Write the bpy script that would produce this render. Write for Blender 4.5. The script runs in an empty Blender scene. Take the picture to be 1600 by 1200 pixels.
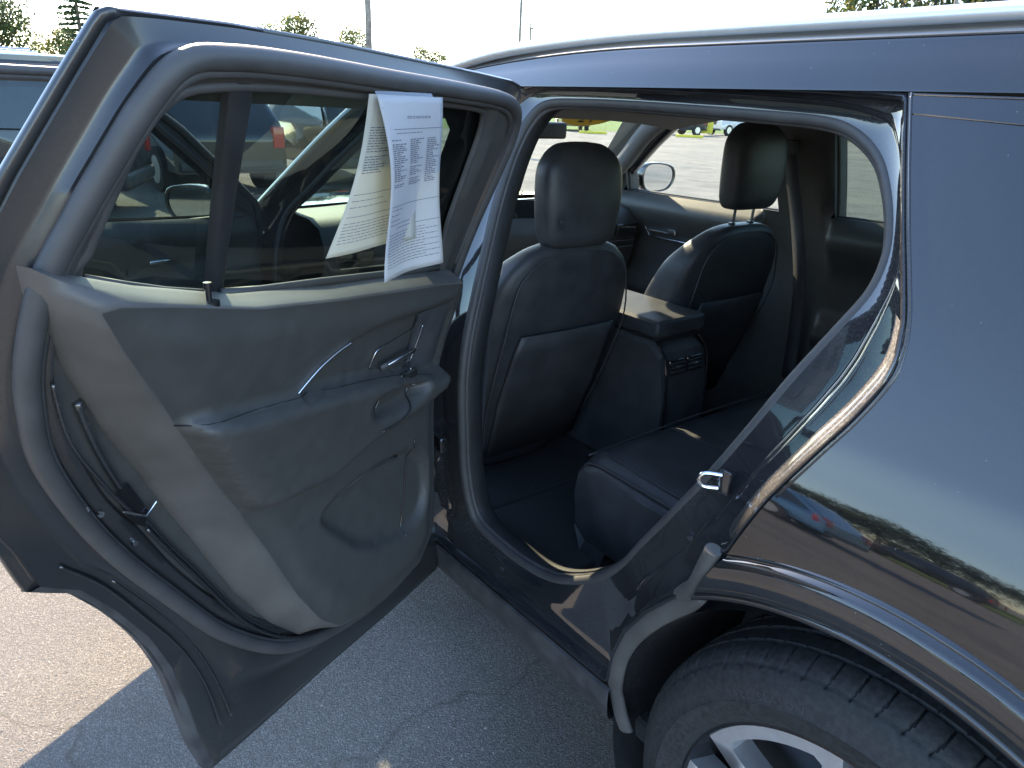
import bpy, bmesh, math, random
from mathutils import Vector, Matrix
from mathutils.geometry import delaunay_2d_cdt
R = math.radians
sc = bpy.context.scene
COL = sc.collection
rnd = random.Random(7)
GZ = -0.095          # ground height: the car's own datum is the rocker line

# ------------------------------------------------------------------ camera
cam = bpy.data.objects.new('camera', bpy.data.cameras.new('camera'))
COL.objects.link(cam)
cam.data.sensor_fit = 'HORIZONTAL'; cam.data.sensor_width = 36.0
cam.data.lens = 36.0 * 1115.86 / 1600.0
cam.data.clip_start = 0.02; cam.data.clip_end = 3000
RX = Vector((0.60238998, 0.79709146, 0.04208942)); UP = Vector((-0.31518909, 0.18909197, 0.93000003)); FW = Vector((-0.73333631, 0.57348883, -0.36514164))
m = Matrix((RX, UP, -FW)).transposed().to_4x4()
m.translation = Vector((1.51202, -0.87885, 1.51172))
cam.matrix_world = m
sc.camera = cam

# ------------------------------------------------------------------ light
SUN_EL, SUN_AZ = 33.0, 14.0      # azimuth: degrees to the right of the car's forward direction (-X)
sh = Vector((-math.cos(R(SUN_AZ)), math.sin(R(SUN_AZ)), 0))
sd = sh * math.cos(R(SUN_EL)) + Vector((0, 0, math.sin(R(SUN_EL))))
w = bpy.data.worlds.new('World'); sc.world = w; w.use_nodes = True
nt = w.node_tree; nt.nodes.clear()
sky = nt.nodes.new('ShaderNodeTexSky'); sky.sky_type = 'NISHITA'; sky.sun_disc = False
sky.sun_elevation = R(SUN_EL); sky.sun_rotation = math.atan2(sh.x, sh.y)
sky.air_density = 1.0; sky.dust_density = 0.45; sky.ozone_density = 1.6; sky.altitude = 100
bg = nt.nodes.new('ShaderNodeBackground'); bg.inputs[1].default_value = 0.15
wo = nt.nodes.new('ShaderNodeOutputWorld')
nt.links.new(sky.outputs[0], bg.inputs[0]); nt.links.new(bg.outputs[0], wo.inputs[0])
sun = bpy.data.objects.new('sun', bpy.data.lights.new('sun', 'SUN')); COL.objects.link(sun)
sun.data.energy = 3.5; sun.data.angle = R(0.55); sun.data.color = (1, .80, .56)
sun.rotation_euler = sd.to_track_quat('Z', 'Y').to_euler()
sc.view_settings.view_transform = 'Standard'; sc.view_settings.look = 'None'
sc.view_settings.gamma = 1; sc.view_settings.exposure = 2.3
sc.render.engine = 'CYCLES'
sc.cycles.max_bounces = 10; sc.cycles.transparent_max_bounces = 24
sc.cycles.sample_clamp_indirect = 6

# ------------------------------------------------------------------ materials
def newmat(name):
    m = bpy.data.materials.new(name); m.use_nodes = True
    n = m.node_tree; return m, n, n.nodes['Principled BSDF']
def setp(b, **k):
    for a, v in k.items():
        a = {'col': 'Base Color', 'rough': 'Roughness', 'metal': 'Metallic', 'coat': 'Coat Weight', 'coatr': 'Coat Roughness', 'spec': 'Specular IOR Level', 'sheen': 'Sheen Weight', 'trans': 'Transmission Weight'}[a]
        if a == 'Base Color' and len(v) == 3: v = (*v, 1)
        b.inputs[a].default_value = v
def noise_mix(n, scale, c1, c2, lo=.35, hi=.65, detail=6, dist=0.0, coord='Object', xs=(1, 1, 1)):
    tc = n.nodes.new('ShaderNodeTexCoord'); mp = n.nodes.new('ShaderNodeMapping'); mp.inputs['Scale'].default_value = xs
    nz = n.nodes.new('ShaderNodeTexNoise'); nz.inputs['Scale'].default_value = scale; nz.inputs['Detail'].default_value = detail
    nz.inputs['Distortion'].default_value = dist
    cr = n.nodes.new('ShaderNodeValToRGB'); cr.color_ramp.elements[0].position = lo; cr.color_ramp.elements[1].position = hi
    cr.color_ramp.elements[0].color = (*c1, 1); cr.color_ramp.elements[1].color = (*c2, 1)
    n.links.new(tc.outputs[coord], mp.inputs[0]); n.links.new(mp.outputs[0], nz.inputs['Vector']); n.links.new(nz.outputs['Fac'], cr.inputs[0])
    return nz, cr
def add_bump(n, b, src, strength, dist):
    bp = n.nodes.new('ShaderNodeBump'); bp.inputs['Strength'].default_value = strength; bp.inputs['Distance'].default_value = dist
    n.links.new(src, bp.inputs['Height']); n.links.new(bp.outputs[0], b.inputs['Normal']); return bp
def simple(name, col, rough, var=.25, scale=8, bump=0, bscale=900, bdist=.0004, rv=0.1, **k):
    m, n, b = newmat(name); setp(b, col=col, rough=rough, **k)
    nz, cr = noise_mix(n, scale, tuple(c * (1 - var) for c in col), tuple(min(1, c * (1 + var)) for c in col))
    n.links.new(cr.outputs[0], b.inputs['Base Color'])
    mr = n.nodes.new('ShaderNodeMapRange'); mr.inputs['To Min'].default_value = max(.02, rough - rv); mr.inputs['To Max'].default_value = min(1, rough + rv)
    n.links.new(nz.outputs['Fac'], mr.inputs[0]); n.links.new(mr.outputs[0], b.inputs['Roughness'])
    if bump:
        n2 = n.nodes.new('ShaderNodeTexNoise'); n2.inputs['Scale'].default_value = bscale; n2.inputs['Detail'].default_value = 2
        tc = n.nodes.new('ShaderNodeTexCoord'); n.links.new(tc.outputs['Object'], n2.inputs['Vector'])
        add_bump(n, b, n2.outputs['Fac'], bump, bdist)
    return m
M = {}
def paint(name, col, dust=.12):
    m, n, b = newmat(name); setp(b, col=col, rough=.06, coat=1.0, coatr=.012, spec=.5); b.inputs['Coat IOR'].default_value = 1.53
    # fine road dust and dried water spots, thinner on clean areas
    nz, cr = noise_mix(n, 2.2, (0, 0, 0), (1, 1, 1), .42, .8, 8, .6)
    nz2, cr2 = noise_mix(n, 260, (.3, .3, .3), (1, 1, 1), .45, .75, 4)
    mul = n.nodes.new('ShaderNodeMath'); mul.operation = 'MULTIPLY'; n.links.new(cr.outputs[0], mul.inputs[0]); n.links.new(cr2.outputs[0], mul.inputs[1])
    vo = n.nodes.new('ShaderNodeTexVoronoi'); vo.inputs['Scale'].default_value = 75
    tc = n.nodes.new('ShaderNodeTexCoord'); n.links.new(tc.outputs['Object'], vo.inputs['Vector'])
    lt = n.nodes.new('ShaderNodeMath'); lt.operation = 'LESS_THAN'; lt.inputs[1].default_value = .09; n.links.new(vo.outputs['Distance'], lt.inputs[0])
    sep = n.nodes.new('ShaderNodeSeparateColor'); n.links.new(vo.outputs['Color'], sep.inputs[0])
    gt = n.nodes.new('ShaderNodeMath'); gt.operation = 'GREATER_THAN'; gt.inputs[1].default_value = .93; n.links.new(sep.outputs[0], gt.inputs[0])
    sp = n.nodes.new('ShaderNodeMath'); sp.operation = 'MULTIPLY'; n.links.new(lt.outputs[0], sp.inputs[0]); n.links.new(gt.outputs[0], sp.inputs[1])
    sp2 = n.nodes.new('ShaderNodeMath'); sp2.operation = 'MULTIPLY_ADD'; sp2.inputs[1].default_value = .30
    n.links.new(sp.outputs[0], sp2.inputs[0])
    md = n.nodes.new('ShaderNodeMath'); md.operation = 'MULTIPLY_ADD'; md.inputs[1].default_value = dust * 1.6; md.inputs[2].default_value = dust * .06
    n.links.new(mul.outputs[0], md.inputs[0]); n.links.new(md.outputs[0], sp2.inputs[2])
    df = n.nodes.new('ShaderNodeBsdfDiffuse'); df.inputs[0].default_value = (.36, .33, .29, 1)
    mx = n.nodes.new('ShaderNodeMixShader'); n.links.new(sp2.outputs[0], mx.inputs[0]); n.links.new(b.outputs[0], mx.inputs[1]); n.links.new(df.outputs[0], mx.inputs[2])
    out = n.nodes['Material Output']; n.links.new(mx.outputs[0], out.inputs[0])
    # faint orange peel
    n3 = n.nodes.new('ShaderNodeTexNoise'); n3.inputs['Scale'].default_value = 55; n.links.new(tc.outputs['Object'], n3.inputs['Vector'])
    add_bump(n, b, n3.outputs['Fac'], .04, .002)
    return m
M['paint'] = paint('black_gloss_paint', (.004, .0042, .005), .07)
M['gloss'] = paint('gloss_black_trim', (.010, .0105, .012), .13)
M['jamb'] = paint('jamb_paint_dusty', (.014, .015, .018), .13)
M['doorpaint'] = paint('door_inner_paint', (.017, .0175, .019), .10)
b_ = M['doorpaint'].node_tree.nodes['Principled BSDF']; b_.inputs['Roughness'].default_value = .34; b_.inputs['Coat Roughness'].default_value = .16; b_.inputs['Coat Weight'].default_value = .6
M['dusty'] = paint('dusty_flange', (.02, .02, .02), 1.1)
M['rubber'] = simple('weatherstrip_rubber', (.064, .062, .062), .55, .10, 25, .3, 700, rv=.12)
M['sillplastic'] = simple('sill_plastic', (.018, .018, .019), .62, .2, 14, .3, 900)
M['rubberdust'] = simple('dusty_rubber', (.085, .080, .074), .75, .25, 9, .4, 900, rv=.1)
M['plastic'] = simple('dark_grained_plastic', (.060, .060, .062), .5, .2, 10, .5, 1400, rv=.08)
M['plasticside'] = simple('warm_grained_plastic', (.105, .096, .088), .5, .15, 10, .5, 1400, rv=.08)
M['softtop'] = simple('soft_touch_trim', (.066, .064, .060), .48, .06, 30, .6, 1100, rv=.08)
M['navy'] = simple('dark_navy_leather', (.070, .070, .074), .44, .2, 14, .4, 600, rv=.08)
M['leather'] = simple('black_leather', (.052, .053, .056), .46, .2, 14, .6, 450, .0006, rv=.08)
M['fabric'] = simple('dark_carpet', (.035, .035, .035), .95, .4, 300, 1, 900, .002)
M['liner'] = simple('felt_liner', (.010, .010, .011), .95, .4, 60, .6, 300, .002)
M['cladding'] = simple('rough_cladding', (.05, .05, .052), .6, .3, 30, .5, 900, rv=.1)
M['chrome'] = simple('satin_chrome', (.72, .74, .77), .16, .05, 10, metal=1.0, rv=.05)
M['railmetal'] = simple('satin_silver_rail', (.80, .80, .80), .38, .03, 10, metal=.75, rv=.03)
M['steel'] = simple('bare_steel', (.62, .62, .62), .25, .15, 30, metal=1.0)
M['alloy'] = simple('machined_alloy', (.80, .80, .81), .34, .04, 40, metal=.85, rv=.05)
M['rimdark'] = simple('gloss_black_rim', (.012, .012, .013), .25, .2, 10)
M['headliner'] = simple('grey_headliner', (.16, .16, .16), .9, .1, 100)
M['darkpaint'] = simple('dark_car_paint', (.02, .022, .026), .2, .1, 4, coat=1.0)
M['whitepaint'] = simple('white_car_paint', (.75, .76, .78), .25, .04, 4, coat=1.0)
M['bluepaint'] = simple('blue_car_paint', (.12, .27, .45), .25, .1, 4, coat=1.0, metal=.3)
M['redpaint'] = simple('red_car_paint', (.4, .02, .02), .25, .1, 4, coat=1.0)
M['carglass'] = simple('dark_car_glass', (.02, .025, .03), .05, .1, 4, coat=1.0)
M['tyre_far'] = simple('plain_tyre', (.03, .03, .03), .8)
M['redlens'] = simple('red_lens', (.55, .01, .015), .15, .2, 60, coat=1.0)
M['clearlens'] = simple('clear_lens', (.6, .62, .65), .1, .2, 60, coat=1.0)
M['yellow'] = simple('yellow_sticker', (.80, .50, .02), .5, .05, 4)
M['ink'] = simple('dark_ink', (.05, .05, .055), .8)
M['inkblue'] = simple('blue_grey_ink', (.16, .16, .20), .8)
M['yellowpaint'] = simple('yellow_paint', (.72, .62, .06), .6, .1, 4)
M['pole'] = simple('weathered_wood_pole', (.20, .18, .15), .85, .35, 3)
M['wire'] = simple('cable', (.05, .05, .05), .7)
M['bark'] = simple('bark', (.10, .08, .06), .9, .4, 5)
M['leaf_green'] = simple('leaf_green', (.075, .105, .03), .6, .5, 3)
M['leaf_dark'] = simple('leaf_dark', (.045, .07, .03), .6, .5, 3)
M['leaf_yellow'] = simple('leaf_yellow', (.20, .17, .04), .6, .5, 3)
for k in ('leaf_green', 'leaf_dark', 'leaf_yellow'):       # leaves let some light through
    n = M[k].node_tree; b = n.nodes['Principled BSDF']; tr = n.nodes.new('ShaderNodeBsdfTranslucent'); mx = n.nodes.new('ShaderNodeMixShader')
    mx.inputs[0].default_value = .4; src = b.inputs['Base Color'].links[0].from_socket; n.links.new(src, tr.inputs[0])
    n.links.new(b.outputs[0], mx.inputs[1]); n.links.new(tr.outputs[0], mx.inputs[2]); n.links.new(mx.outputs[0], n.nodes['Material Output'].inputs[0])
def glass(name, tint, f0=.045):
    m = bpy.data.materials.new(name); m.use_nodes = True; n = m.node_tree; n.nodes.clear()
    t = n.nodes.new('ShaderNodeBsdfTransparent'); t.inputs[0].default_value = (*tint, 1)
    g = n.nodes.new('ShaderNodeBsdfGlossy'); g.inputs['Roughness'].default_value = .005; g.inputs[0].default_value = (.95, .97, 1, 1)
    fr = n.nodes.new('ShaderNodeLayerWeight'); fr.inputs[0].default_value = .5
    pw = n.nodes.new('ShaderNodeMath'); pw.operation = 'POWER'; pw.inputs[1].default_value = 5
    mn = n.nodes.new('ShaderNodeMath'); mn.operation = 'MULTIPLY_ADD'; mn.inputs[1].default_value = .9; mn.inputs[2].default_value = f0 * 1.7; mn.use_clamp = True
    mx = n.nodes.new('ShaderNodeMixShader'); o = n.nodes.new('ShaderNodeOutputMaterial')
    d = n.nodes.new('ShaderNodeBsdfDiffuse'); d.inputs[0].default_value = (.4, .4, .38, 1)
    nz, cr = noise_mix(n, 6, (.008,) * 3, (.035,) * 3, .35, .75, 8, .5)
    mx2 = n.nodes.new('ShaderNodeMixShader')
    n.links.new(fr.outputs['Facing'], pw.inputs[0]); n.links.new(pw.outputs[0], mn.inputs[0]); n.links.new(mn.outputs[0], mx.inputs[0]); n.links.new(t.outputs[0], mx.inputs[1]); n.links.new(g.outputs[0], mx.inputs[2])
    n.links.new(cr.outputs[0], mx2.inputs[0]); n.links.new(mx.outputs[0], mx2.inputs[1]); n.links.new(d.outputs[0], mx2.inputs[2]); n.links.new(mx2.outputs[0], o.inputs[0])
    return m
M['glass_tint'] = glass('tinted_glass', (.26, .34, .32))
M['glass_clear'] = glass('clear_glass', (.78, .86, .82))
def paper_mat(name):
    m = bpy.data.materials.new(name); m.use_nodes = True; n = m.node_tree; b = n.nodes['Principled BSDF']
    setp(b, col=(.60, .60, .63), rough=.8); tr = n.nodes.new('ShaderNodeBsdfTranslucent'); tr.inputs[0].default_value = (.66, .64, .58, 1)
    mx = n.nodes.new('ShaderNodeMixShader'); mx.inputs[0].default_value = .38
    n.links.new(b.outputs[0], mx.inputs[1]); n.links.new(tr.outputs[0], mx.inputs[2]); n.links.new(mx.outputs[0], n.nodes['Material Output'].inputs[0])
    nz = n.nodes.new('ShaderNodeTexNoise'); nz.inputs['Scale'].default_value = 14; add_bump(n, b, nz.outputs['Fac'], .3, .004)
    return m
M['paper'] = paper_mat('printer_paper'); M['paper2'] = paper_mat('cream_paper'); M['paper2'].node_tree.nodes['Principled BSDF'].inputs['Base Color'].default_value = (.58, .56, .49, 1)
M['paper2'].node_tree.nodes['Translucent BSDF'].inputs[0].default_value = (.74, .68, .54, 1)

def asphalt():
    m, n, b = newmat('asphalt'); setp(b, rough=.9)
    tc = n.nodes.new('ShaderNodeTexCoord')
    def vor(scale):
        v = n.nodes.new('ShaderNodeTexVoronoi'); v.inputs['Scale'].default_value = scale; n.links.new(tc.outputs['Object'], v.inputs['Vector']); return v
    v1 = vor(330); v2 = vor(150)
    sp = n.nodes.new('ShaderNodeSeparateColor'); n.links.new(v1.outputs['Color'], sp.inputs[0])
    cr = n.nodes.new('ShaderNodeValToRGB'); e = cr.color_ramp.elements
    e[0].position = .0; e[0].color = (.075, .076, .08, 1); e[1].position = 1; e[1].color = (.46, .44, .41, 1)
    k = e.new(.45); k.color = (.165, .162, .16, 1); k = e.new(.85); k.color = (.25, .243, .232, 1)
    n.links.new(sp.outputs[0], cr.inputs[0])
    nz, c2 = noise_mix(n, 1.3, (.75, .75, .78), (1.2, 1.15, 1.08), .3, .7, 6)
    mu = n.nodes.new('ShaderNodeMix'); mu.data_type = 'RGBA'; mu.blend_type = 'MULTIPLY'; mu.inputs[0].default_value = 1
    n.links.new(cr.outputs[0], mu.inputs[6]); n.links.new(c2.outputs[0], mu.inputs[7])
    # sealed cracks: thin dark wandering lines
    nzw = n.nodes.new('ShaderNodeTexNoise'); nzw.inputs['Scale'].default_value = 3; nzw.inputs['Detail'].default_value = 6; n.links.new(tc.outputs['Object'], nzw.inputs['Vector'])
    va = n.nodes.new('ShaderNodeVectorMath'); va.operation = 'MULTIPLY_ADD'; va.inputs[1].default_value = (.5, .5, .5)
    n.links.new(nzw.outputs['Color'], va.inputs[0]); n.links.new(tc.outputs['Object'], va.inputs[2])
    vc = n.nodes.new('ShaderNodeTexVoronoi'); vc.feature = 'DISTANCE_TO_EDGE'; vc.inputs['Scale'].default_value = .55; n.links.new(va.outputs[0], vc.inputs['Vector'])
    ck = n.nodes.new('ShaderNodeMapRange'); ck.inputs['From Min'].default_value = .0; ck.inputs['From Max'].default_value = .006; ck.inputs['To Min'].default_value = .45; ck.inputs['To Max'].default_value = 1
    n.links.new(vc.outputs['Distance'], ck.inputs[0])
    mu2 = n.nodes.new('ShaderNodeMix'); mu2.data_type = 'RGBA'; mu2.blend_type = 'MULTIPLY'; mu2.inputs[0].default_value = 1
    cc = n.nodes.new('ShaderNodeCombineColor')
    for i in range(3): n.links.new(ck.outputs[0], cc.inputs[i])
    n.links.new(mu.outputs[2], mu2.inputs[6]); n.links.new(cc.outputs[0], mu2.inputs[7])
    # sandy dust drifting over the open lot, and old oil stains
    ns, cs = noise_mix(n, .9, (.72, .72, .74), (1, 1, 1), .36, .46, 7, .8)
    mus = n.nodes.new('ShaderNodeMix'); mus.data_type = 'RGBA'; mus.blend_type = 'MULTIPLY'; mus.inputs[0].default_value = 1
    n.links.new(mu2.outputs[2], mus.inputs[6]); n.links.new(cs.outputs[0], mus.inputs[7]); mu2 = mus
    nd, cd = noise_mix(n, .25, (0, 0, 0), (1, 1, 1), .3, .75, 8, xs=(1, 1, 1))
    mu3 = n.nodes.new('ShaderNodeMix'); mu3.data_type = 'RGBA'; mu3.inputs[7].default_value = (.36, .31, .25, 1)
    md = n.nodes.new('ShaderNodeMath'); md.operation = 'MULTIPLY'; md.inputs[1].default_value = .45; n.links.new(cd.outputs[0], md.inputs[0])
    n.links.new(md.outputs[0], mu3.inputs[0]); n.links.new(mu2.outputs[2], mu3.inputs[6])
    n.links.new(mu3.outputs[2], b.inputs['Base Color'])
    ad = n.nodes.new('ShaderNodeMath'); ad.operation = 'ADD'; n.links.new(v1.outputs['Distance'], ad.inputs[0]); n.links.new(v2.outputs['Distance'], ad.inputs[1])
    add_bump(n, b, ad.outputs[0], .9, .006)
    return m
M['asphalt'] = asphalt()
M['grass'] = simple('grass', (.13, .20, .035), .9, .5, 4, 1, 60, .05)

# ------------------------------------------------------------------ object helpers
ORG = {}
def new_obj(name, me, mat, parent=None):
    o = bpy.data.objects.new(name, me); COL.objects.link(o)
    if mat and me: me.materials.append(M[mat] if isinstance(mat, str) else mat)
    if parent: o.parent = parent; ORG[o.name] = ORG[parent.name]
    else: ORG[o.name] = Vector((0, 0, 0))
    return o
def mesh(name, verts, faces, mat, parent=None, smooth=True, angle=35, fix=False):
    og = ORG[parent.name] if parent else Vector((0, 0, 0))
    me = bpy.data.meshes.new(name); me.from_pydata([tuple(Vector(v) - og) for v in verts], [], faces)
    if smooth: me.shade_smooth()
    if fix:
        bm = bmesh.new(); bm.from_mesh(me); bmesh.ops.recalc_face_normals(bm, faces=bm.faces[:]); bm.to_mesh(me); bm.free()
    if smooth and angle < 180: me.set_sharp_from_angle(angle=R(angle))
    me.validate()
    return new_obj(name, me, mat, parent)
def tag(o, label, cat, group=None, kind=None):
    if label: o['label'] = label
    if cat: o['category'] = cat
    if group: o['group'] = group
    if kind: o['kind'] = kind
    return o
def empty(name, loc, label=None, cat=None, group=None):
    o = bpy.data.objects.new(name, None); COL.objects.link(o); o.location = loc; ORG[o.name] = Vector(loc); o.empty_display_size = .2
    tag(o, label, cat, group); return o
class MB:
    def __init__(s): s.v = []; s.f = []
    def add(s, v, f):
        k = len(s.v); s.v += [tuple(a) for a in v]; s.f += [tuple(i + k for i in q) for q in f]
    def box(s, lo, hi, bev=0, mtx=None):
        bm = bmesh.new(); bmesh.ops.create_cube(bm, size=1)
        c = [(a + b) / 2 for a, b in zip(lo, hi)]; d = [b - a for a, b in zip(lo, hi)]
        for v in bm.verts: v.co = Vector((c[0] + v.co.x * d[0], c[1] + v.co.y * d[1], c[2] + v.co.z * d[2]))
        if bev: bmesh.ops.bevel(bm, geom=bm.edges[:], offset=bev, segments=3, profile=.6, affect='EDGES')
        if mtx: bmesh.ops.transform(bm, matrix=mtx, verts=bm.verts[:])
        bm.verts.index_update(); s.add([v.co[:] for v in bm.verts], [[v.index for v in f.verts] for f in bm.faces]); bm.free()
    def loft(s, loops, closed=True, caps=False):
        n = len(loops[0]); k = len(s.v)
        for l in loops: s.v += [tuple(p) for p in l]
        for i in range(len(loops) - 1):
            for j in range(n if closed else n - 1):
                a = k + i * n + j; b = k + i * n + (j + 1) % n; s.f.append((a, b, b + n, a + n))
        if caps:
            s.f.append(tuple(range(k, k + n))[::-1]); s.f.append(tuple(range(k + (len(loops) - 1) * n, k + len(loops) * n)))
    def tube(s, pts, r, closed=False, seg=10, ry=None, up=(0, 0, 1)):
        pts = [Vector(p) for p in pts]; n = len(pts); loops = []
        for i, p in enumerate(pts):
            a = pts[(i - 1) % n] if (closed or i) else p; b = pts[(i + 1) % n] if (closed or i < n - 1) else p
            t = (b - a).normalized(); u = Vector(up); sdv = t.cross(u)
            if sdv.length < 1e-3: sdv = t.cross(Vector((0, 1, 0)))
            sdv.normalize(); uu = sdv.cross(t)
            rr = r[i] if isinstance(r, (list, tuple)) else r; r2 = ry if ry else rr
            loops.append([p + sdv * (math.cos(q * 2 * math.pi / seg) * rr) + uu * (math.sin(q * 2 * math.pi / seg) * r2) for q in range(seg)])
        if closed: loops.append(loops[0]); s.loft(loops)
        else: s.loft(loops, caps=True)
    def build(s, name, mat, parent=None, smooth=True, angle=35, fix=True): return mesh(name, s.v, s.f, mat, parent, smooth, angle, fix)
def catmull(pts, n, closed=False):
    P = [Vector(p) for p in pts]; L = len(P); out = []
    rng = L if closed else L - 1
    for i in range(rng):
        p0 = P[(i - 1) % L] if (closed or i) else P[0]; p1 = P[i]; p2 = P[(i + 1) % L]; p3 = P[(i + 2) % L] if (closed or i < L - 2) else P[-1]
        for k in range(n):
            t = k / n; out.append(.5 * ((2 * p1) + (p2 - p0) * t + (2 * p0 - 5 * p1 + 4 * p2 - p3) * t * t + (3 * p1 - p0 - 3 * p2 + p3) * t ** 3))
    if not closed: out.append(P[-1])
    return out
def resample(poly, step, closed=True):
    P = [Vector((p[0], p[1])) for p in poly]; L = []; n = len(P)
    for i in range(n if closed else n - 1):
        a, b = P[i], P[(i + 1) % n]; k = max(1, int((b - a).length / step))
        for j in range(k): L.append(a.lerp(b, j / k))
    if not closed: L.append(P[-1])
    return L
def smoothpoly(poly, n=6, it=1):
    P = [Vector((p[0], p[1])) for p in poly]
    Q = catmull([(p.x, p.y, 0) for p in P], n, True)
    return [Vector((q.x, q.y)) for q in Q]
def star(poly, c, n, inset=0.0):
    """radius of a closed outline seen from c, at n even angles"""
    P = [Vector((p[0] - c[0], p[1] - c[1])) for p in poly]; out = []
    for k in range(n):
        a = 2 * math.pi * k / n; d = Vector((math.cos(a), math.sin(a))); best = 0
        for i in range(len(P)):
            p, q = P[i], P[(i + 1) % len(P)]; e = q - p; den = d.x * e.y - d.y * e.x
            if abs(den) < 1e-12: continue
            t = (p.x * e.y - p.y * e.x) / den; u = (p.x * d.y - p.y * d.x) / den
            if t > 0 and -1e-9 <= u <= 1 + 1e-9 and t > best: best = t
        out.append(best - inset)
    return out
def inside(P, x, y):
    c = False; n = len(P); j = n - 1
    for i in range(n):
        if (P[i][1] > y) != (P[j][1] > y) and x < (P[j][0] - P[i][0]) * (y - P[i][1]) / (P[j][1] - P[i][1]) + P[i][0]: c = not c
        j = i
    return c
def dist_poly(P, x, y, closed=True):
    best = 1e9; n = len(P)
    for i in range(n if closed else n - 1):
        ax, ay = P[i][0], P[i][1]; bx, by = P[(i + 1) % n][0], P[(i + 1) % n][1]; dx, dy = bx - ax, by - ay
        L = dx * dx + dy * dy; t = 0 if L == 0 else max(0, min(1, ((x - ax) * dx + (y - ay) * dy) / L))
        d = (x - ax - t * dx) ** 2 + (y - ay - t * dy) ** 2
        if d < best: best = d
    return math.sqrt(best)
def sheet(poly, holes, res):
    """2-D triangulation of an outline with holes, with inner grid points"""
    V = []; E = []
    for L in [poly] + holes:
        L = resample(L, res); k = len(V); V += L; E += [(k + i, k + (i + 1) % len(L)) for i in range(len(L))]
    xs = [p[0] for p in poly]; ys = [p[1] for p in poly]; x0, y0 = min(xs), min(ys)
    nx, ny = int((max(xs) - x0) / res) + 1, int((max(ys) - y0) / res) + 1
    for i in range(nx):
        for j in range(ny):
            x, y = x0 + (i + .5) * res, y0 + (j + .5) * res
            if inside(poly, x, y) and not any(inside(h, x, y) for h in holes):
                if min(dist_poly(L, x, y) for L in [poly] + holes) > res * .45: V.append(Vector((x, y)))
    r = delaunay_2d_cdt(V, E, [], 0, 1e-6); vs, fs = r[0], r[2]; F = []
    for f in fs:
        cx = sum(vs[i].x for i in f) / len(f); cy = sum(vs[i].y for i in f) / len(f)
        if inside(poly, cx, cy) and not any(inside(h, cx, cy) for h in holes): F.append(tuple(f))
    return [(v.x, v.y) for v in vs], F
SP = ([-.1, .2, .3, .42, .55, .7, .83, .90, .95, 1.0, 1.05, 1.1, 1.3, 1.57, 1.60, 1.628, 1.655, 1.70, 1.74], [.08, .05, .03, .015, .0, -.009, -.014, -.0095, -.001, .0114, .0275, .0445, .125, .25, .268, .290, .332, .43, .55])
def S(z, x=0.0):
    X, Y = SP
    if z <= X[0]: y = Y[0]
    elif z >= X[-1]: y = Y[-1]
    else:
        i = 0
        while X[i + 1] < z: i += 1
        h = X[i + 1] - X[i]; t = (z - X[i]) / h
        m0 = (Y[i + 1] - Y[max(i - 1, 0)]) / (X[i + 1] - X[max(i - 1, 0)]); j = min(i + 2, len(X) - 1); m1 = (Y[j] - Y[i]) / (X[j] - X[i])
        y = (2 * t ** 3 - 3 * t * t + 1) * Y[i] + (t ** 3 - 2 * t * t + t) * h * m0 + (-2 * t ** 3 + 3 * t * t) * Y[i + 1] + (t ** 3 - t * t) * h * m1
    if x > 1.5: y += .10 * (x - 1.5) ** 2
    if x < -1.4: y += .045 * (-1.4 - x) ** 2
    return y
def B(x, z, off=0.0, side=0):
    y = S(z, x) + off
    return Vector((x, y if side == 0 else 2.0 - y, z))
def sst(a, b, x):
    t = max(0, min(1, (x - a) / (b - a))); return t * t * (3 - 2 * t)

# ================================================================== SETTING
g = MB()
def ringgrid():
    xs = [-700, -300, -120, -60, -30, -12, -5, -2, 0, 2, 5, 12, 30, 60, 120, 300, 700]
    V = [(x, y, GZ) for y in xs for x in xs]; n = len(xs)
    F = [(j * n + i, j * n + i + 1, (j + 1) * n + i + 1, (j + 1) * n + i) for j in range(n - 1) for i in range(n - 1)]
    return V, F
V_, F_ = ringgrid()
ground = mesh('asphalt_ground', V_, F_, 'asphalt', smooth=False); ground['kind'] = 'structure'
def flat(name, pts, z, mat):
    o = mesh(name, [(x, y, z) for x, y in pts], [tuple(range(len(pts)))], mat, smooth=False, fix=True); o['kind'] = 'structure'; return o
flat('grass_verge', [(-120, -60), (-38.5, -60), (-38.5, 90), (-120, 90)], GZ + .012, 'grass')
flat('grass_verge', [(-38.5, 53), (60, 53), (60, 120), (-38.5, 120)], GZ + .016, 'grass')
flat('grass_verge', [(-60, -60), (60, -60), (60, -24), (-30, -24)], GZ + .012, 'grass')

M['grit'] = simple('loose_grit', (.42, .39, .34), .9, .5, 30)
gr = MB(); rr = random.Random(9)
for i in range(520):
    x = rr.uniform(-2.4, 1.4); y = rr.uniform(-2.2, .15); q = rr.uniform(.0012, .0042); a0 = rr.uniform(0, 6.3); kk = len(gr.v)
    ring_ = [(x + q * rr.uniform(.7, 1.3) * math.cos(a0 + t), y + q * rr.uniform(.7, 1.3) * math.sin(a0 + t), GZ + .0005) for t in (0, 1.26, 2.51, 3.77, 5.03)]
    gr.add(ring_ + [(x, y, GZ + q * rr.uniform(.8, 1.4))], [(0, 1, 5), (1, 2, 5), (2, 3, 5), (3, 4, 5), (4, 0, 5)])
tag(gr.build('loose_grit', 'grit', None, smooth=False), 'loose pale grit scattered on the asphalt around the open door', 'grit', kind='stuff')

# ================================================================== THE BLACK SUV
RL = Vector((0, 1.0, GZ))
suv = empty('black_suv', RL, 'glossy black SUV with its doors standing wide open, cut off by the frame', 'car')

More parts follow.
